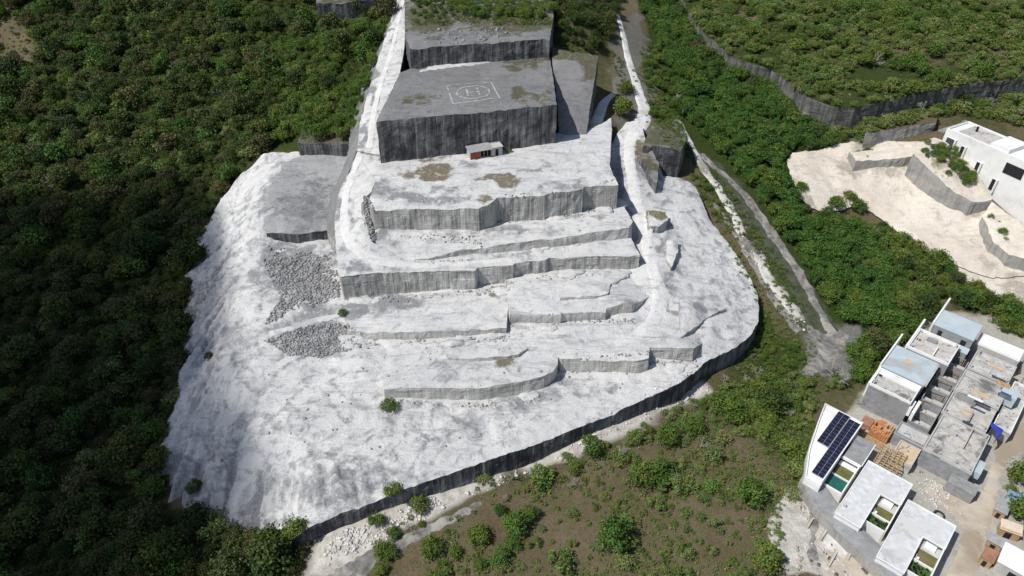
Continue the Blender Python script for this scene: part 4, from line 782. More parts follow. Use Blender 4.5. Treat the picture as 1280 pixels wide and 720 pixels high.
hmb = ho.mb(); pts = [(12.0 + 1.1 * math.cos(q) + .25 * q, -.6 + 1.3 * math.sin(q), .28 + .12 * math.sin(3 * q)) for q in np.linspace(.3, 5.6, 22)] + [(14.6, -1.9, .3), (15.2, -2.2, .25)]
for p, q in zip(pts[:-1], pts[1:]): hmb.bar(p, q, .16)
ho.part('loop', M['black'], hmb)
rocks('rubble', 'brown earth clods along the ditch at the left edge of the foundation plot', [[(1000,612),(1010,612),(1008,660),(1004,720),(994,720),(998,660)]], 220, .08, .4, M['dirt'], ground)
patch('foundation_dirt', [(1060,690),(1090,700),(1120,730),(1060,745),(1020,735),(1030,712)], M['dirt'], .12, amp=.1)
patch('foundation_dirt', [(1008,640),(1022,636),(1030,650),(1022,672),(1028,700),(1012,712),(1004,690),(1010,664)], M['asphalt'], .11, amp=.1)
patch('foundation_dirt', [(1030,640),(1050,655),(1072,676),(1064,688),(1044,672),(1026,656)], M['dirt'], .10, amp=.1)
FW = ['nearest the walkway corner', 'below the solar villa', 'left of the long footing', 'in front of the walled lawn villa', 'by the dark gravel', 'at the lower frame edge', 'in the middle of the plot', 'next to the pale slab', 'below the stained villa', 'near the lower walkway end']
for i, (px, py, ln) in enumerate([(1022,628,2.2),(1040,650,2.0),(1030,668,3),(1055,672,2.6),(1012,655,2.2),(1040,700,3.2),(1062,694,2.4),(1080,698,3.2),(1095,708,2.8),(1108,715,2.4)]):
    x, y, z = hit(px, py); o = thing('footing_wall', 'low brown footing wall in the white foundation plot, ' + FW[i], 'footing', (x, y, z), VA + math.radians(90 + random.uniform(-4, 4)))
    MB().box(-ln / 2, ln / 2, -.14, .14, -.3, .45).build('wall', M['concrete_light'], o); MB().box(-ln / 2 + .1, ln / 2 - .1, .145, .3, -.3, .22).build('formwork_board', M['wood'], o)
for i, (px, py, lx, ly) in enumerate([(1070,712,5,3.5),(1046,682,3.6,3)]):
    x, y, z = hit(px, py); o = thing('floor_slab', ('pale concrete floor slab at the lower frame edge of the foundation plot', 'white concrete floor slab in the middle of the foundation plot')[i], 'slab', (x, y, z), VA)
    MB().box(-lx / 2, lx / 2, -ly / 2, ly / 2, -.3, .14).build('slab', M['stone_white' if i else 'dirt'], o)
# huts by the dirt road
def hut(label, px, py, lx, ly, h, roofm, wallm, tilt=.3, rz=0.):
    x, y, z = hit(px, py); o = thing('hut', label, 'hut', (x, y, z), VA + rz)
    MB().box(-lx / 2 + .15, lx / 2 - .15, -ly / 2 + .15, ly / 2 - .15, -.3, h - .25).build('wall', wallm, o)
    m_ = MB(); a, b = lx / 2, ly / 2; m_.add([(-a, -b, h - tilt), (a, -b, h - tilt), (a, b, h), (-a, b, h), (-a, -b, h - tilt + .07), (a, -b, h - tilt + .07), (a, b, h + .07), (-a, b, h + .07)], [(3,2,1,0),(4,5,6,7),(0,1,5,4),(1,2,6,5),(2,3,7,6),(3,0,4,7)])
    m_.build('roof', roofm, o); MB().box(-lx * .2, lx * .1, -ly / 2 + .1, -ly / 2 + .14, 0, h * .62).build('door', M['dark'], o)
hut('long white roofed hut in the lower right corner by the dirt road', 1272, 718, 6.5, 4.2, 2.8, M['white'], M['concrete_light'])
hut('small rust brown roofed hut left of the white roofed hut', 1231, 702, 1.8, 2.4, 2.0, M['rust'], M['wood'])
hut('grey sheet roofed lean-to above the rust brown hut', 1240, 684, 2.2, 1.6, 2.0, M['sheet'], M['wood'])
hut('beige board roofed stall under the roadside trees', 1258, 668, 3.0, 1.9, 2.1, M['beige'], M['wood'], .4, .25)
hut('faded blue sheet roofed stall beside the dirt road', 1264, 632, 2.6, 2.2, 2.1, M['tarp_pale'], M['wood'], .4, .1)
hut('grey sheet roofed hut left of the faded blue stall', 1249, 640, 1.8, 3.4, 2.0, M['sheet'], M['wood'], .3)

# ------------------------------------------------------------------ the white house on the slope
A0 = np.array(at(1184, 160, 22)); A1 = np.array(at(1265, 195, 22)); D = (A1 - A0)[:2]; D /= np.hypot(*D); Bk = np.array([-D[1], D[0]])
if Bk[1] < 0: Bk = -Bk
wa = math.atan2(D[1], D[0]); wh = thing('modern_house', 'large white flat roofed house on the slope above the sandy earthworks', 'house', (A0[0], A0[1], 12), wa)
def wl(m, *a): return m
LL, DD = 34.0, 8.5
MB().box(0, LL, 0, DD, -6, 9.4).build('wall', M['white'], wh)
MB().box(.3, LL, .3, DD - .3, 9.4, 9.55).build('roof', M['white'], wh)
MB().box(2.2, 10.5, 1.6, DD - .5, 9.56, 9.72).build('roof_terrace', M['screed'], wh)
pm = MB(); ring(pm, 0, LL, 0, DD, 9.41, 10.0, .3); pm.build('parapet', M['white'], wh)
MB().box(10.8, 15.5, 1.0, DD - .4, 9.56, 10.6).build('roof_room', M['white'], wh)
MB().box(-1.6, -.02, -.6, DD + 1.2, 8.6, 9.0).box(-1.6, 7.5, DD + .02, DD + 1.2, 9.01, 9.4).build('eave', M['concrete'], wh)
MB().box(4.2, 4.6, 5.0, 5.4, 9.73, 11.0).build('flue', M['dark'], wh)
for i, (a, z0, z1, wd) in enumerate(((1.0, 5.4, 8.0, 2.2), (5.2, 4.6, 7.4, 1.0), (10.2, 2.2, 5.4, 1.0), (15.2, .4, 3.2, 1.0))):
    f_ = MB().box(a - .12, a + wd + .12, -.12, -.005, z0 - .12, z1 + .12).build('window_frame', M['white'], wh)
    MB().box(a, a + wd, -.16, -.125, z0, z1).build('pane', M['glass'] if i == 0 else M['dark'], f_)
    MB().box(a + wd + .13, a + wd + .5, -.7, -.005, z0 - .2, z1 + .3).build('fin', M['white'], f_)
MB().box(7.5, 11.5, -.9, -.01, 1.0, 1.3).box(7.5, 7.8, -.9, -.01, -5, 1.0).build('balcony', M['concrete_light'], wh)
MB().box(16.5, 21, -.12, -.005, 5.6, 8.2).build('recess', M['dark'], wh)

# ------------------------------------------------------------------ vegetation
LEAF = {}
def crown_mesh(name, seed, nclump=26, per=52, leaf=.15, h=1.0, flat=.8, spread=1.0, low=-.25):
    g = np.random.default_rng(seed); V = []; F = []; Cc = []
    for c in range(nclump):
        th = g.uniform(0, 2 * math.pi); u = g.uniform(low, 1) ; rr = math.sqrt(max(0, 1 - u * u)) * spread * g.uniform(.55, 1.0); 
        cen = np.array([rr * math.cos(th) * .78, rr * math.sin(th) * .78, (u * .68 * flat + .62) * h]); cr = g.uniform(.13, .50)
        shade = g.uniform(.72, 1.25); hue = g.uniform(-.12, .12)
        for k in range(per):
            d = g.normal(size=3); d /= np.linalg.norm(d) + 1e-9
            if d[2] < -.55: d[2] *= -1
            p = cen + d * cr * g.uniform(.45, 1.3) * np.array([1, 1, .8])
            nrm = d + g.normal(0, .8, 3) + np.array([0, 0, .35]); nrm /= np.linalg.norm(nrm)
            a = np.cross(nrm, g.normal(size=3)); a /= np.linalg.norm(a) + 1e-9; b = np.cross(nrm, a); s = leaf * g.uniform(.55, 1.25)
            i = len(V); V += [p - a * s * .55, p + b * s * .42 - a * .05 * s, p + a * s * .6, p - b * s * .42]; F.append((i, i + 1, i + 2, i + 3))
            q = shade * g.uniform(.8, 1.2); Cc += [(q * (1 + hue), q, q * (1 - hue * .5))] * 4
    me = npmesh(name, V, F); colattr(me, 'leaf', Cc); return me
def trunk_mesh(name, seed, h=.75):
    g = random.Random(seed); m_ = MB(); m_.bar((0, 0, -.15), (0, 0, h * .6), .075, .05)
    for k in range(5):
        t = k * 1.26 + g.random(); m_.bar((0, 0, h * .45), (math.cos(t) * .4, math.sin(t) * .4, h * g.uniform(.9, 1.25)), .035, .012, 5)
    return m_.mesh(name)
TR = [trunk_mesh('trunk', s) for s in range(2)]
for m_ in TR: m_.materials.append(M['bark'])
KIN = {}
def mk(kind, mat, seeds, **kw):
    KIN[kind] = []
    for s in seeds:
        me = crown_mesh('crown', s, **kw); me.materials.append(M[mat]); KIN[kind].append(me)
mk('wood', 'leaf_wood', (1, 2, 3, 4), nclump=26, per=68, leaf=.125, h=1.2)
mk('lush', 'leaf_lush', (5, 6, 7), nclump=32, per=64, leaf=.125, h=1.1)
mk('field', 'leaf_field', (8, 9, 10), nclump=24, per=70, leaf=.115, h=.95)
mk('dry', 'leaf_dry', (11, 12, 13), nclump=18, per=60, leaf=.125, h=.85, spread=1.15)
mk('tuft', 'leaf_dry', (14, 15), nclump=7, per=26, leaf=.22, h=.45, spread=1.2, low=0)
mk('under', 'leaf_wood', (16, 17), nclump=9, per=40, leaf=.17, h=.6, spread=1.25, low=0)
mk('greens', 'leaf_field', (18, 19), nclump=9, per=40, leaf=.17, h=.6, spread=1.25, low=0)
def plant(name, cat, kind, x, y, z, R, label, group=None, rot=None, part='crown', hs=1.0):
    o = thing(name, label, cat, (x, y, z - .1 * R), random.uniform(0, 6.28) if rot is None else rot, group); o.scale = (R, R, R * hs)
    c = link(part, random.choice(KIN[kind]), None, o); link('trunk' if part == 'crown' else 'stem', random.choice(TR), None, o); return o
NEAR = []
def darts(poly, spacing, dens_noise=None, surf_f=surf, margin=0, seed=0, avoid=()):
    """random well spaced points on the ground whose place shows inside a picture polygon"""
    g = np.random.default_rng(seed + 100); W = [hit(a, b, ground, 15.) for a, b in poly]; xs = [q[0] for q in W]; ys = [q[1] for q in W]
    n = int((max(xs) - min(xs)) * (max(ys) - min(ys)) / spacing ** 2 * 2.2); x = g.uniform(min(xs) - 5, max(xs) + 5, n); y = g.uniform(max(20, min(ys) - 5), max(ys) + 5, n)
    z = surf_f(x, y); px, py = proj(x, y, z); k = inside(px, py, poly)
    for a in avoid: k &= ~inside(px, py, a)
    if dens_noise is not None: k &= fbm(x, y, 11, 3, 33 + seed) > g.uniform(dens_noise - .3, dens_noise + .3, n)
    x, y, z = x[k], y[k], z[k]; cell = {}; out = []
    for i in range(len(x)):
        c = (int(x[i] // spacing), int(y[i] // spacing)); bad = False
        for dx in (-1, 0, 1):
            for dy in (-1, 0, 1):
                for (a, b) in cell.get((c[0] + dx, c[1] + dy), ()):
                    if (a - x[i]) ** 2 + (b - y[i]) ** 2 < spacing ** 2: bad = True
        if not bad: cell.setdefault(c, []).append((x[i], y[i])); out.append((x[i], y[i], z[i]))
    return out
WOOD = [(-200,-150),(395,-90),(402,2),(440,22),(486,22),(464,95),(446,150),(440,170),(372,172),(330,186),(300,212),(270,264),(236,370),(230,470),(208,552),(204,606),(224,638),(300,672),(378,690),(360,800),(-250,900)]
BRIGHT = [(345,60),(402,2),(440,22),(486,22),(464,95),(446,150),(440,176),(372,172),(345,182)]
LUSH = [(775,-80),(832,-80),(850,0),(862,40),(888,72),(922,104),(962,112),(1003,150),(1045,168),(1030,188),(982,193),(970,206),(985,246),(1012,268),(1056,272),(1082,288),(1100,330),(1112,400),(1086,414),(1040,392),(1005,330),(972,284),(938,232),(906,198),(872,162),(858,150),(846,120),(828,60),(806,20)]
MIX = [(1078,272),(1128,302),(1160,322),(1198,348),(1240,372),(1300,398),(1300,428),(1250,416),(1228,392),(1186,378),(1150,405),(1112,432),(1088,470),(1062,462),(1078,424),(1112,400)]
FOOT = [(930,106),(1010,146),(1060,158),(1125,150),(1180,146),(1300,124),(1300,160),(1230,150),(1175,142),(1100,165),(1045,176),(1000,158)]
FIELD = [(560,650),(640,618),(700,590),(780,560),(880,500),(940,440),(1010,470),(1060,470),(1020,510),(1000,600),(975,650),(985,740),(520,740)]
PLAT = [(q[0], q[1]) for q in [at(0, 0, 0)]]
trees = []; shrubs = []
def grow(store, kind, pts, r0, r1, tagname, bias=1.4):
    for (x, y, z) in pts:
        store.append((x, y, z, r0 + (r1 - r0) * random.random() ** bias, kind, tagname))
GAPS = [[(-10,24),(28,28),(52,60),(40,84),(22,95),(-10,90)], [(60,110),(95,110),(95,135),(40,140)], [(240,85),(330,85),(335,100),(240,100)]]
grow(trees, 'wood', darts(WOOD, 2.25, -.75, ground, seed=1, avoid=[BRIGHT] + GAPS[:2]), 1.0, 3.4, 'wood', 1.8)
grow(trees, 'field', darts([(-100,-120),(330,-60),(335,120),(250,215),(120,230),(-100,200)], 3.0, -.1, ground, seed=30, avoid=GAPS[:1]), 1.2, 3.0, 'wood', 1.6)
grow(trees, 'dry', darts([(-100,-120),(330,-60),(335,120),(250,215),(120,230),(-100,200)], 3.4, -.1, ground, seed=31, avoid=GAPS[:1]), 1.2, 2.6, 'wood', 1.6)
grow(trees, 'wood', darts(WOOD, 8.5, -.3, ground, seed=35, avoid=GAPS[:1]), 3.0, 4.6, 'wood')
grow(trees, 'dry', darts(WOOD, 8.5, .0, ground, seed=36, avoid=GAPS[:1]), 1.8, 3.6, 'wood')
grow(trees, 'lush', darts(WOOD, 10, -.2, ground, seed=37, avoid=GAPS[:1]), 2.6, 4.0, 'wood')
grow(trees, 'field', darts(BRIGHT, 1.9, -.8, surf, seed=2), 1.3, 2.7, 'bright')
grow(trees, 'lush', darts(LUSH, 1.75, -1.2, ground, seed=3), 1.4, 2.7, 'lush')
grow(trees, 'field', darts(MIX, 2.0, -.9, ground, seed=4), 1.4, 3.0, 'mix')
grow(trees, 'wood', darts(MIX, 3.4, -.2, ground, seed=5), 1.4, 2.8, 'mix')
grow(trees, 'field', darts([(515,-60),(690,-60),(692,14),(660,32),(610,26),(570,20),(515,34)], 1.7, -.7, seed=6), .9, 2.1, 'back')
grow(trees, 'wood', darts([(692,-60),(775,-60),(770,20),(764,50),(745,68),(696,58)], 1.8, -.8, seed=7), 1.2, 2.4, 'back')
PLATP = [(862,-90),(1300,-90),(1420,60),(1300,92),(1230,103),(1179,110),(1125,123),(1089,130),(1043,133),(1010,123),(980,99),(945,81),(910,66),(880,40),(864,10)]
grow(shrubs, 'dry', darts(PLATP, 1.6, -.12, seed=8), .7, 2.6, 'plateau', 1.9)
grow(shrubs, 'field', darts(PLATP, 3.4, -.2, seed=9), 1.2, 3.4, 'plateau', 1.5)
cl_ = dens([at(*c)[:2] for c in CL[:-1]], 2.0, .6, False)
for (x, y) in cl_:
    if random.random() < .72:
        y2 = y - random.uniform(.8, 2.4); x2 = x - random.uniform(0, 1.2); shrubs.append((x2, y2, float(ground(x2, y2)), random.uniform(1.0, 2.7), random.choice(['dry', 'field', 'wood']), 'foot'))
    pxx = float(proj(x, y, 25)[0])
    if pxx < 1075 and random.random() < .75:
        x3 = x - random.uniform(.6, 2.6); y3 = y - random.uniform(.8, 3.2); trees.append((x3, y3, float(ground(x3, y3)), random.uniform(1.7, 3.0), random.choice(['wood', 'lush', 'field']), 'lush'))
    if random.random() < .85: shrubs.append((x + .6, y + .7, float(surf(x + .6, y + .9)[0]) - .3, random.uniform(.8, 1.7), 'dry', 'plateau'))
grow(shrubs, 'dry', darts(FOOT, 1.5, -.7, seed=10), 1.0, 2.9, 'foot', 1.0)
grow(shrubs, 'field', darts([(800,60),(820,60),(848,122),(852,150),(832,152),(806,150),(812,120)], 1.9, -.4, seed=11), .9, 2.0, 'verge')
grow(shrubs, 'field', darts([(866,220),(886,228),(912,272),(908,280),(890,272),(872,240)], 1.6, -.5, seed=12), .7, 1.4, 'verge')
grow(shrubs, 'field', darts([(948,395),(972,420),(1012,452),(985,464),(945,455),(930,440),(944,420)], 1.5, -.8, seed=13), .7, 1.4, 'verge')
grow(shrubs, 'field', darts([(590,612),(640,600),(700,575),(790,540),(890,495),(930,470),(1000,490),(960,545),(880,545),(800,570),(700,615),(620,640)], 2.7, -.25, seed=33), 1.0, 2.8, 'field')
grow(shrubs, 'field', darts([(450,690),(500,655),(560,632),(600,615),(612,624),(560,650),(500,676),(470,700)], 2.4, -.1, seed=34), .7, 1.8, 'field')
grow(shrubs, 'dry', darts([(900,490),(1010,470),(1050,480),(1015,515),(1000,590),(960,560),(900,530),(780,560),(700,600),(640,620),(700,570),(800,530)], 1.8, -.3, seed=14), .7, 2.0, 'field')
grow(shrubs, 'field', darts([(900,490),(1010,470),(1020,500),(1000,590),(975,560),(930,520)], 2.6, -.4, seed=15), 1.2, 2.8, 'field')
grow(shrubs, 'dry', darts(FIELD, 2.4, .1, seed=16), .5, 1.7, 'field', 2.0)
grow(shrubs, 'field', darts([(400,740),(470,700),(540,680),(600,660),(640,640),(660,690),(560,740)], 2.5, -.1, seed=17), .9, 2.2, 'field')
grow(shrubs, 'field', darts([(1155,178),(1190,190),(1222,225),(1205,235),(1170,205),(1150,190)], .95, -.7, surf, seed=18), .7, 1.7, 'mound')
grow(shrubs, 'wood', darts([(225,660),(300,680),(380,690),(390,720),(220,720)], 2.0, -.5, ground, seed=19), 1.2, 2.2, 'field')
TL_ = dict(wood=('dark green tree in the dense shaded wood left of the quarry', 'trees of the wood left of the quarry'),
    bright=('bright green tree on the slope left of the white ramp road', 'trees left of the white ramp road'),
    lush=('lush green tree in the thick belt between the asphalt lane and the earthworks', 'trees of the lush belt right of the lane'),
    mix=('mixed green tree between the sandy earthworks and the village roofs', 'trees above the village'),
    back=('green tree at the top edge behind the helipad block', 'trees behind the helipad block'))
SL_ = dict(plateau=('olive dry shrub on the plateau above the upper right cliff', 'shrubs on the upper right plateau'),
    foot=('olive shrub at the foot of the upper right cliff', 'shrubs at the cliff foot'),
    verge=('low green shrub on the verge beside the old lane and white track', 'shrubs along the lane and track'),
    field=('small shrub in the brown scrub field below the quarry', 'shrubs of the brown scrub field'),
    mound=('green shrub on the earth mound beside the white house', 'shrubs on the earth mound'))
def size_in_view(t):
    d = math.sqrt(t[0] ** 2 + t[1] ** 2 + (CAMH - t[2]) ** 2); px, py = proj(t[0], t[1], t[2] + t[3]); return (t[3] / d) if -10 < px < 1290 and -10 < py < 735 else 0
def split(store, n):
    s = sorted(store, key=size_in_view, reverse=True); return s[:n], s[n:]
ti, tr_ = split(trees, 290); si, sr_ = split(shrubs, 230)
NM = dict(lush='broadleaf_tree', bright='broadleaf_tree')
for (x, y, z, R, kind, tg) in ti: plant('broadleaf_tree', 'tree', kind, x, y, z, R, TL_[tg][0], TL_[tg][1], hs=random.uniform(.85, 1.2))
for (x, y, z, R, kind, tg) in si: plant('shrub', 'shrub', kind, x, y, z, R, SL_[tg][0], SL_[tg][1], part='foliage', hs=random.uniform(.8, 1.1))
# shrubs and trees that stand apart
ONE = [(1076,474,2.5,'tree in the corner between the junction and the stained row house','field'),(1096,442,3.0,'tree close behind the first pale blue roof','wood'),(1062,448,2.4,'bright tree at the end of the road junction','lush'),(1122,408,3.0,'tree behind the white roof clutter house','field'),(1152,392,3.0,'tree behind the side wall of the topmost blue roof house','wood'),(1256,398,2.8,'tree behind the long white flat roof','lush'),(487,512,1.75,'round bush alone on the white quarry floor below the left bench','field'),(429,394,1.05,'small bush at the end of the white track beside the gravel heap','field'),(433,410,.45,'tiny green tuft just below the small bush by the gravel heap','field'),(491,619,1.7,'yellow green bush standing against the dark quarry wall','field'),(524,634,1.8,'bush at the wall foot right of the yellow green bush','field'),(470,656,1.6,'bush at the wall foot above the bottom grey road','field'),(370,668,2.3,'bright tall tree at the left end of the dark wall','field'),
 (606,603,1.5,'lone dry bush on the white strip under the middle of the dark wall','dry'),(674,601,2.4,'ragged green tree beside a bare tree under the dark wall','dry'),(737,563,2.4,'bright green tree by the wall foot above the bare trees','field'),(795,549,1.7,'pale green bush in the row under the right half of the wall','dry'),(834,552,2.4,'leafy bush in the row below the thin end of the wall','field'),(866,538,2.2,'green bush at the upper edge of the brown field','field'),(800,603,2.9,'left lobe of the large thicket in the middle of the brown field','field'),(822,596,3.0,'tall crown of the large thicket in the middle of the brown field','field'),(838,612,2.3,'right lobe of the large thicket in the middle of the brown field','dry'),
 (764,678,3.3,'round dense dark green tree alone at the bottom of the brown field','lush'),(934,624,2.9,'spreading green bush at the right side of the brown field','lush'),(957,704,2.8,'bright green bush at the bottom edge left of the villas','field'),(646,661,2.2,'dark green bush left of the lone dense tree','lush'),(662,646,1.7,'light green round bush touching the dark green bush','field'),(597,674,2.0,'low spreading bush beside the bottom grey road','field'),(540,690,2.2,'leafy bush on the near side of the bottom road','field'),(625,640,1.1,'small dark bush near the wall side rubble','lush'),(888,690,1.1,'small pale bush low in the brown field','dry'),(700,708,2.3,'dry olive bush at the bottom edge left of the dense tree','dry'),(784,706,1.6,'pale green sapling right of the dense tree','dry'),(890,572,2.0,'yellowish bush below the upper field edge','dry'),(915,520,2.9,'broad green tree at the corner of field and quarry wall','field'),(962,512,3.0,'dark tree beside the grey bare tree','wood'),(986,568,2.6,'tree leaning over the solar villa wall','field'),(990,596,2.3,'yellow green bush beside the solar villa','dry'),
 (777,142,3.3,'dense green bush between the two white tracks','field'),(783,116,2.4,'smaller bush above the dense bush between the tracks','field'),(262,449,1.0,'dark bush on the left scree slope','wood'),(244,612,1.7,'shrubby tree at the lower left scree edge','field'),(636,190,.9,'bush against the right end of the shed','field'),
 (1272,602,2.8,'roadside tree at the right edge above the blue stall','field'),(1276,648,3.3,'roadside tree at the right edge behind the beige stall','field'),(1262,615,1.2,'small bush between the roadside tree and the blue stall','field'),
 (1083,195,1.5,'dark green bush on the upper earth terrace','lush'),(1072,196,1.1,'smaller bush left of the dark bush on the earth terrace','lush'),(1043,262,2.4,'tree at the lower left rim of the sandy earthworks','lush'),(1072,262,2.2,'yellow green tree by the lower rim of the sandy earthworks','field'),(1000,240,1.8,'tree at the left rim of the sandy earthworks','lush'),(1060,250,2.0,'tree at the left end of the sandy earthworks','field'),(1252,292,1.2,'green bush on the lower sandy slope','field'),(1098,240,.4,'tiny bush on the sandy slope','dry'),(1238,272,.8,'scrappy bush below the white house','dry'),(1268,212,1.1,'plant in the recess of the white house front','field')]
for px, py, R, lab, kind in ONE:
    x, y, z = hit(px, py, surf, 6.); tree = R > 2.25
    plant('broadleaf_tree' if tree else 'bush', 'tree' if tree else 'bush', kind, x, y, z, R, lab, part='crown' if tree else 'foliage', hs=1.05)

# bare, leafless trees
def bare_mesh(seed, h=1.0):
    g = random.Random(seed); m_ = MB()
    def br(p, d, ln, r, k):
        q = p + d * ln; m_.bar(p, q, r, r * .62, 5)
        if k == 0: return
        for _ in range(3 if k > 1 else 4):
            e = (d + Vector((g.gauss(0, .55), g.gauss(0, .55), g.gauss(.12, .35)))).normalized(); br(p + d * ln * g.uniform(.6, 1), e, ln * g.uniform(.6, .8), r * .55, k - 1)
    br(Vector((0, 0, -.1)), Vector((g.uniform(-.1, .1), g.uniform(-.1, .1), 1)).normalized(), .36, .045, 4)
    return m_.mesh('branches')
BM_ = [bare_mesh(s) for s in range(4)]
for m_ in BM_: m_.materials.append(M['bare'])
BARE = [(905,478,3.6,'grey leafless shrub near the right corner of the quarry wall'),(945,470,3.6,'grey leafless shrub below the green verge'),(985,486,4.0,'grey leafless tree below the road junction'),(870,510,3.0,'low grey leafless shrub on the white strip under the thin end of the wall'),(150,210,5.5,'leafless brown tree amid the dark wood, left of the grey upper ledge'),(60,235,5.5,'leafless brown tree near the left frame edge'),(310,70,5.0,'leafless twiggy tree in the upper wood beside the bright slope'),(120,60,5.0,'leafless tree in the upper left wood'),(640,600,3.0,'bare shrub on the field edge under the dark wall'),(875,560,3.4,'bare grey shrub between the bushes at the top of the brown field'),(930,480,3.6,'bare tree among bushes at the corner of the quarry wall'),(1078,505,4.0,'bare tree leaning on the grey row house'),(1050,484,7.0,'large grey leafless tree at the village corner above the solar villa'),(1040,470,5.5,'second grey leafless tree leaning against the large one at the village corner'),(776,572,4.2,'bare white tree below the thin part of the dark wall'),(717,604,3.8,'bare forked tree beside the ragged green tree'),(628,628,2.6,'thin bare sapling near the wall side rubble'),(800,545,3.2,'bare shrub between the pale bushes under the wall'),(843,606,4.0,'bare branches behind the large thicket in the field'),(990,520,3.8,'bare tree left of the solar villa'),(848,131,5.0,'pale leafless tree at the top of the old lane'),(1092,82,5.5,'leafless white tree on the upper right plateau'),(1152,140,5.0,'leafless grey tree against the upper right cliff'),(1240,135,6.0,'leafless tree behind the white house'),(1272,150,5.5,'leafless tree at the right edge behind the white house'),(222,92,6.5,'tall pale leafless trunk in the left wood'),(275,30,7.0,'spreading leafless tree at the top of the left wood'),(1095,300,5.5,'grey leafless tree above the village beside the earthworks'),(1130,330,5.0,'pale leafless tree amid the mixed trees above the village'),(1160,350,4.6,'thin leafless tree below the sandy road'),(512,660,2.6,'bare twiggy shrub beside the bottom road'),(960,545,3.4,'low bare tree at the right side of the field')]
for i, (px, py, hgt, lab) in enumerate(BARE):
    x, y, z = hit(px, py, surf, 6.); o = thing('bare_tree', lab, 'bare tree', (x, y, z), random.uniform(0, 6)); o.scale = (hgt, hgt, hgt * .8); link('branches', BM_[i % 4], None, o)

# masses that nobody would count: scattered with geometry nodes from the crowns above
def scatter(name, label, meshes, pts, scales, hs=.95):
    me = bpy.data.meshes.new(name); me.from_pydata([tuple(p) for p in pts], [], [])
    a = me.attributes.new('scl', 'FLOAT', 'POINT'); a.data.foreach_set('value', np.array(scales, np.float32))
    o = link(name, me); tag(o, label, 'vegetation', kind='stuff')
    ng = bpy.data.node_groups.new(name, 'GeometryNodeTree'); ng.interface.new_socket('Geometry', in_out='INPUT', socket_type='NodeSocketGeometry'); ng.interface.new_socket('Geometry', in_out='OUTPUT', socket_type='NodeSocketGeometry')
    nd = ng.nodes; gi = nd.new('NodeGroupInput'); go = nd.new('NodeGroupOutput'); src = nd.new('GeometryNodeJoinGeometry')
    g2i = nd.new('GeometryNodeGeometryToInstance')
    for me2 in meshes:
        ob = next(q for q in C.objects if q.type == 'MESH' and q.data == me2)
        oi = nd.new('GeometryNodeObjectInfo'); oi.inputs['Object'].default_value = ob; oi.inputs['As Instance'].default_value = True; oi.transform_space = 'ORIGINAL'; ng.links.new(oi.outputs['Geometry'], g2i.inputs[0])
    ip = nd.new('GeometryNodeInstanceOnPoints'); ip.inputs['Pick Instance'].default_value = True
    m2p = nd.new('GeometryNodeMeshToPoints'); ng.links.new(gi.outputs[0], m2p.inputs[0]); ng.links.new(m2p.outputs[0], ip.inputs['Points'])
    g2 = nd.new('GeometryNodeJoinGeometry')
    for l in list(ng.links):
        if l.to_node == g2i: ng.links.remove(l)
    for n_ in [n_ for n_ in nd if n_.type == 'OBJECT_INFO']: ng.links.new(n_.outputs['Geometry'], g2.inputs[0])
    ng.links.new(g2.outputs[0], ip.inputs['Instance'])
    ri = nd.new('FunctionNodeRandomValue'); ri.data_type = 'INT'; ri.inputs[4].default_value = 0; ri.inputs[5].default_value = len(meshes) - 1; ng.links.new(ri.outputs[2], ip.inputs['Instance Index'])
    rr = nd.new('FunctionNodeRandomValue'); rr.data_type = 'FLOAT'; rr.inputs[2].default_value = 0; rr.inputs[3].default_value = 6.28; rr.inputs['Seed'].default_value = 5
    cx = nd.new('ShaderNodeCombineXYZ'); ng.links.new(rr.outputs[1], cx.inputs[2]); ng.links.new(cx.outputs[0], ip.inputs['Rotation'])
    na = nd.new('GeometryNodeInputNamedAttribute'); na.data_type = 'FLOAT'; na.inputs['Name'].default_value = 'scl'; ng.links.new(na.outputs['Attribute'], ip.inputs['Scale'])
    nd.remove(g2i); nd.remove(src); ng.links.new(ip.outputs[0], go.inputs[0])
    md = o.modifiers.new('scatter', 'NODES'); md.node_group = ng; return o
def used(kind): 
    s = {q.data.name for q in C.objects if q.type == 'MESH'}; return [m_ for m_ in KIN[kind] if m_.name in s]
STF = dict(dry='the farther pale olive trees in the upper part of the left wood', wood='the farther trees of the shaded wood left of the quarry, one dark mass', field='the farther bright green trees round the quarry top and village', lush='the farther trees of the lush belt right of the lane')
for kind in ('wood', 'field', 'lush', 'dry'):
    q = [t for t in tr_ if t[4] == kind]
    if q: scatter('woodland', STF[kind], used(kind), [(t[0], t[1], t[2] - .1) for t in q], [t[3] for t in q])
for kind in ('dry', 'field'):
    q = [t for t in sr_ if t[4] == kind]
    if q: scatter('scrubland', 'the remaining small ' + kind + ' shrubs spread over plateau and field', used(kind), [(t[0], t[1], t[2] - .1) for t in q], [t[3] for t in q])
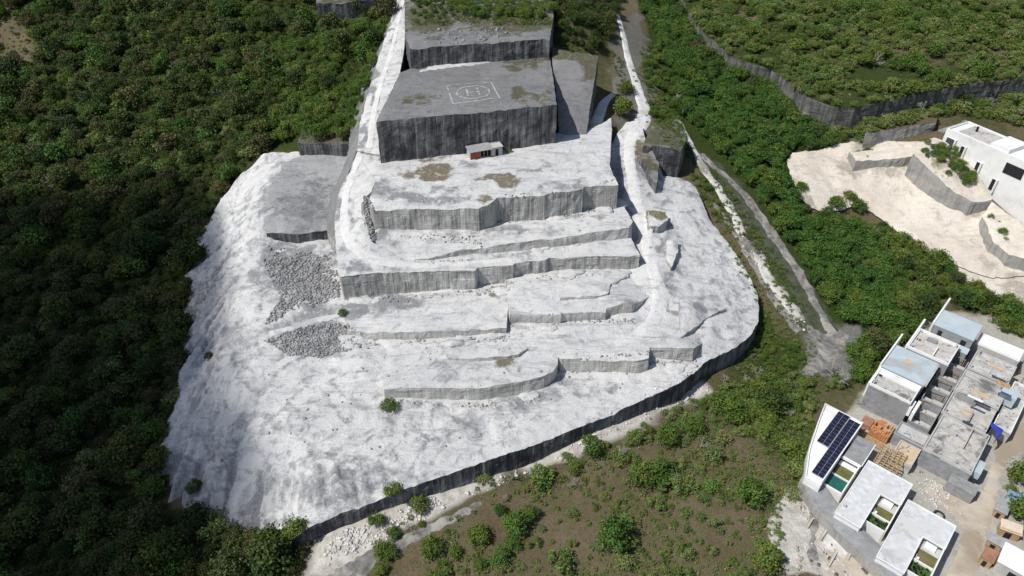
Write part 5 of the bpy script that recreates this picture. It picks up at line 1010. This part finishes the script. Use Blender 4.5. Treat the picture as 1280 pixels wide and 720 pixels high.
# low weeds as real small plants
tuft = []
for poly, sp, dn, sd in ((FIELD, .75, -.35, 21), (PLATP, 1.5, -.2, 22), ([(860,215),(920,275),(1000,400),(1030,430),(1000,470),(930,440),(950,390),(900,290)], .9, -.1, 23), ([(515,30),(680,20),(690,46),(600,52),(515,58)], 1.0, -.1, 24), ([(700,40),(765,45),(745,75),(700,70)], .8, -.4, 25), ([(470,655),(600,610),(760,555),(880,480),(940,450),(900,500),(760,575),(620,630),(480,690)], 1.3, .1, 26), ([(815,60),(850,150),(865,215),(845,190),(805,150),(790,90)], .9, -.2, 27), ([(-100,-60),(330,-60),(300,180),(200,330),(-100,330)], 1.5, -.3, 28), ([(640,112),(672,108),(676,128),(640,126)], .7, -.1, 29), ([(645,66),(682,64),(684,92),(650,86)], .8, .1, 30), ([(480,196),(690,172),(700,176),(500,204)], .8, .0, 31), ([(510,208),(560,205),(565,226),(515,228)], .8, .2, 32), ([(1060,190),(1150,184),(1150,192),(1070,200)], 1.2, .1, 33), ([(1215,255),(1270,290),(1262,305),(1225,285)], 1.0, .0, 34)):
    tuft += [(p[0], p[1], p[2], random.uniform(.25, .75)) for p in darts(poly, sp, dn, seed=sd)]
gx0, gy0, gz0 = hit(860, 640, surf); plant('weed_tuft', 'weed', 'tuft', gx0, gy0, gz0, .6, 'small dry weed tuft in the middle of the brown field', part='foliage')
gx0, gy0, gz0 = hit(905, 660, surf); o_ = plant('weed_tuft', 'weed', 'tuft', gx0, gy0, gz0, .6, 'small dry weed tuft right of the middle of the brown field', part='foliage')
scatter('ground_cover', 'low dry weeds and grass tufts over the field, plateau and road verges', used('tuft'), [t[:3] for t in tuft], [t[3] for t in tuft])

un = []
for poly, sp, dn, sd, f_, av in ((WOOD, 1.35, -1.2, 41, ground, GAPS[:1]), (GAPS[0], 1.2, .0, 55, ground, [])):
    un += [(p[0], p[1], p[2], random.uniform(.5, 1.25)) for p in darts(poly, sp, dn, f_, seed=sd, avoid=av)]
gx0, gy0, gz0 = hit(346, 196, ground, 17.); plant('undergrowth_bush', 'bush', 'under', gx0 - 3, gy0 + 2, gz0, 1.0, 'low dark bush at the top left corner of the white scree', part='foliage')
gx0, gy0, gz0 = hit(318, 200, ground, 17.); plant('undergrowth_bush', 'bush', 'under', gx0 - 3, gy0 + 2, gz0, .9, 'second low dark bush just left of the scree top corner', part='foliage')
scatter('undergrowth', 'dark undergrowth filling the wood left of the quarry', used('under'), [t[:3] for t in un], [t[3] for t in un])
gr = []
for poly, sp, dn, sd, f_ in ((LUSH, 1.3, -1.2, 42, ground), (BRIGHT, 1.3, -1.2, 43, surf), (MIX, 1.3, -1.2, 44, ground), ([(944,392),(972,420),(1012,452),(985,466),(945,458),(928,440),(946,420)], .8, -1.2, 45, ground), ([(884,206),(930,262),(975,330),(1005,392),(992,396),(958,340),(925,284),(900,240)], .8, -.35, 46, ground), ([(866,218),(886,226),(916,276),(925,310),(908,284),(888,270),(870,240)], .8, -.6, 47, ground), (FOOT, 1.0, -.6, 48, surf), (PLATP, 1.7, .3, 49, surf), ([(515,24),(690,14),(690,44),(640,48),(516,56)], .9, -.1, 53, surf), ([(700,40),(765,45),(745,75),(700,68)], .9, -.3, 54, surf), (FIELD, 1.6, .45, 50, surf), ([(800,60),(815,60),(848,122),(855,165),(875,212),(860,200),(845,168),(815,152),(808,120)], .9, -.5, 51, surf), ([(760,60),(776,70),(790,130),(776,160),(766,130),(772,100)], .9, -.3, 52, surf)):
    gr += [(p[0], p[1], p[2], random.uniform(.4, .95)) for p in darts(poly, sp, dn, f_, seed=sd)]
gx0, gy0, gz0 = hit(975, 452, ground); plant('undergrowth_bush', 'bush', 'greens', gx0, gy0, gz0, .9, 'low bright green bush in the green verge left of the road junction', part='foliage')
gx0, gy0, gz0 = hit(958, 425, ground); plant('undergrowth_bush', 'bush', 'greens', gx0, gy0, gz0, .8, 'low bright green bush by the right end of the dark quarry wall', part='foliage')
scatter('undergrowth', 'bright green undergrowth along the lanes, the lush belt and the fields', used('greens'), [t[:3] for t in gr], [t[3] for t in gr])
# ------------------------------------------------------------------ the cloud whose shade lies over the left wood
def cloud(name, spots, hgt):
    sv = Vector((-.92, -.39, 0)).normalized() * math.cos(math.radians(55)) + Vector((0, 0, math.sin(math.radians(55))))
    b = bmesh.new()
    for (px, py, rx, ry) in spots:
        x, y, z = hit(px, py); q = Vector((x, y, z)) + sv * (hgt / sv.z)
        r = bmesh.ops.create_icosphere(b, subdivisions=4, radius=1.0)['verts']
        for v_ in r:
            c = v_.co; nz = .16 * float(vnoise(c.x * 2.2 + px, c.y * 2.2 + c.z * 3)) + .10 * float(vnoise(c.x * 5, c.y * 5 + c.z * 6 + py))
            v_.co = q + Vector((c.x * rx, c.y * ry, c.z * 22)) * (1 + nz)
    me = bpy.data.meshes.new(name); b.to_mesh(me); b.free(); smooth(me)
    m = bpy.data.materials.new('cloud'); m.use_nodes = True; nt = m.node_tree; nt.nodes.clear(); o_ = nt.nodes.new('ShaderNodeOutputMaterial'); pv_ = nt.nodes.new('ShaderNodeVolumePrincipled')
    pv_.inputs['Color'].default_value = (.9, .9, .9, 1); pv_.inputs['Density'].default_value = .085; nt.links.new(pv_.outputs[0], o_.inputs['Volume'])
    return tag(link(name, me, m), kind='structure')
cloud('sky_cloud', [(45,395,56,46),(-90,560,64,50),(95,610,40,30)], 420)
# ------------------------------------------------------------------ light, sky, camera
SUN_EL = math.radians(55); sh = Vector((-.92, -.39, 0)).normalized()
to_sun = Vector((sh.x * math.cos(SUN_EL), sh.y * math.cos(SUN_EL), math.sin(SUN_EL)))
sd = bpy.data.lights.new('sun', 'SUN'); sd.energy = 4.2; sd.angle = math.radians(.53); sd.color = (1, .965, .91)
so = bpy.data.objects.new('sun', sd); C.objects.link(so); so.rotation_euler = to_sun.to_track_quat('Z', 'Y').to_euler(); so.location = (-200, -50, 300)
w = bpy.data.worlds.new('World'); scene.world = w; w.use_nodes = True; nt = w.node_tree
sk = nt.nodes.new('ShaderNodeTexSky'); sk.sky_type = 'NISHITA'; sk.sun_disc = False; sk.sun_elevation = SUN_EL; sk.sun_rotation = math.atan2(sh.x, sh.y)
bg = nt.nodes['Background']; nt.links.new(sk.outputs[0], bg.inputs[0]); bg.inputs[1].default_value = .085
cd = bpy.data.cameras.new('camera'); co = bpy.data.objects.new('camera', cd); C.objects.link(co); scene.camera = co
co.location = (0, 0, CAMH); co.rotation_euler = (math.pi / 2 - PITCH, 0, 0)
cd.sensor_width = 36; cd.lens = 36 * FPX / 1280; cd.clip_start = .5; cd.clip_end = 12000
scene.view_settings.view_transform = 'Standard'; scene.view_settings.look = 'None'; scene.view_settings.gamma = 1
scene.view_settings.exposure = 0
scene.cycles.max_bounces = 5; scene.cycles.diffuse_bounces = 3; scene.cycles.transparent_max_bounces = 4; scene.cycles.use_denoising = True
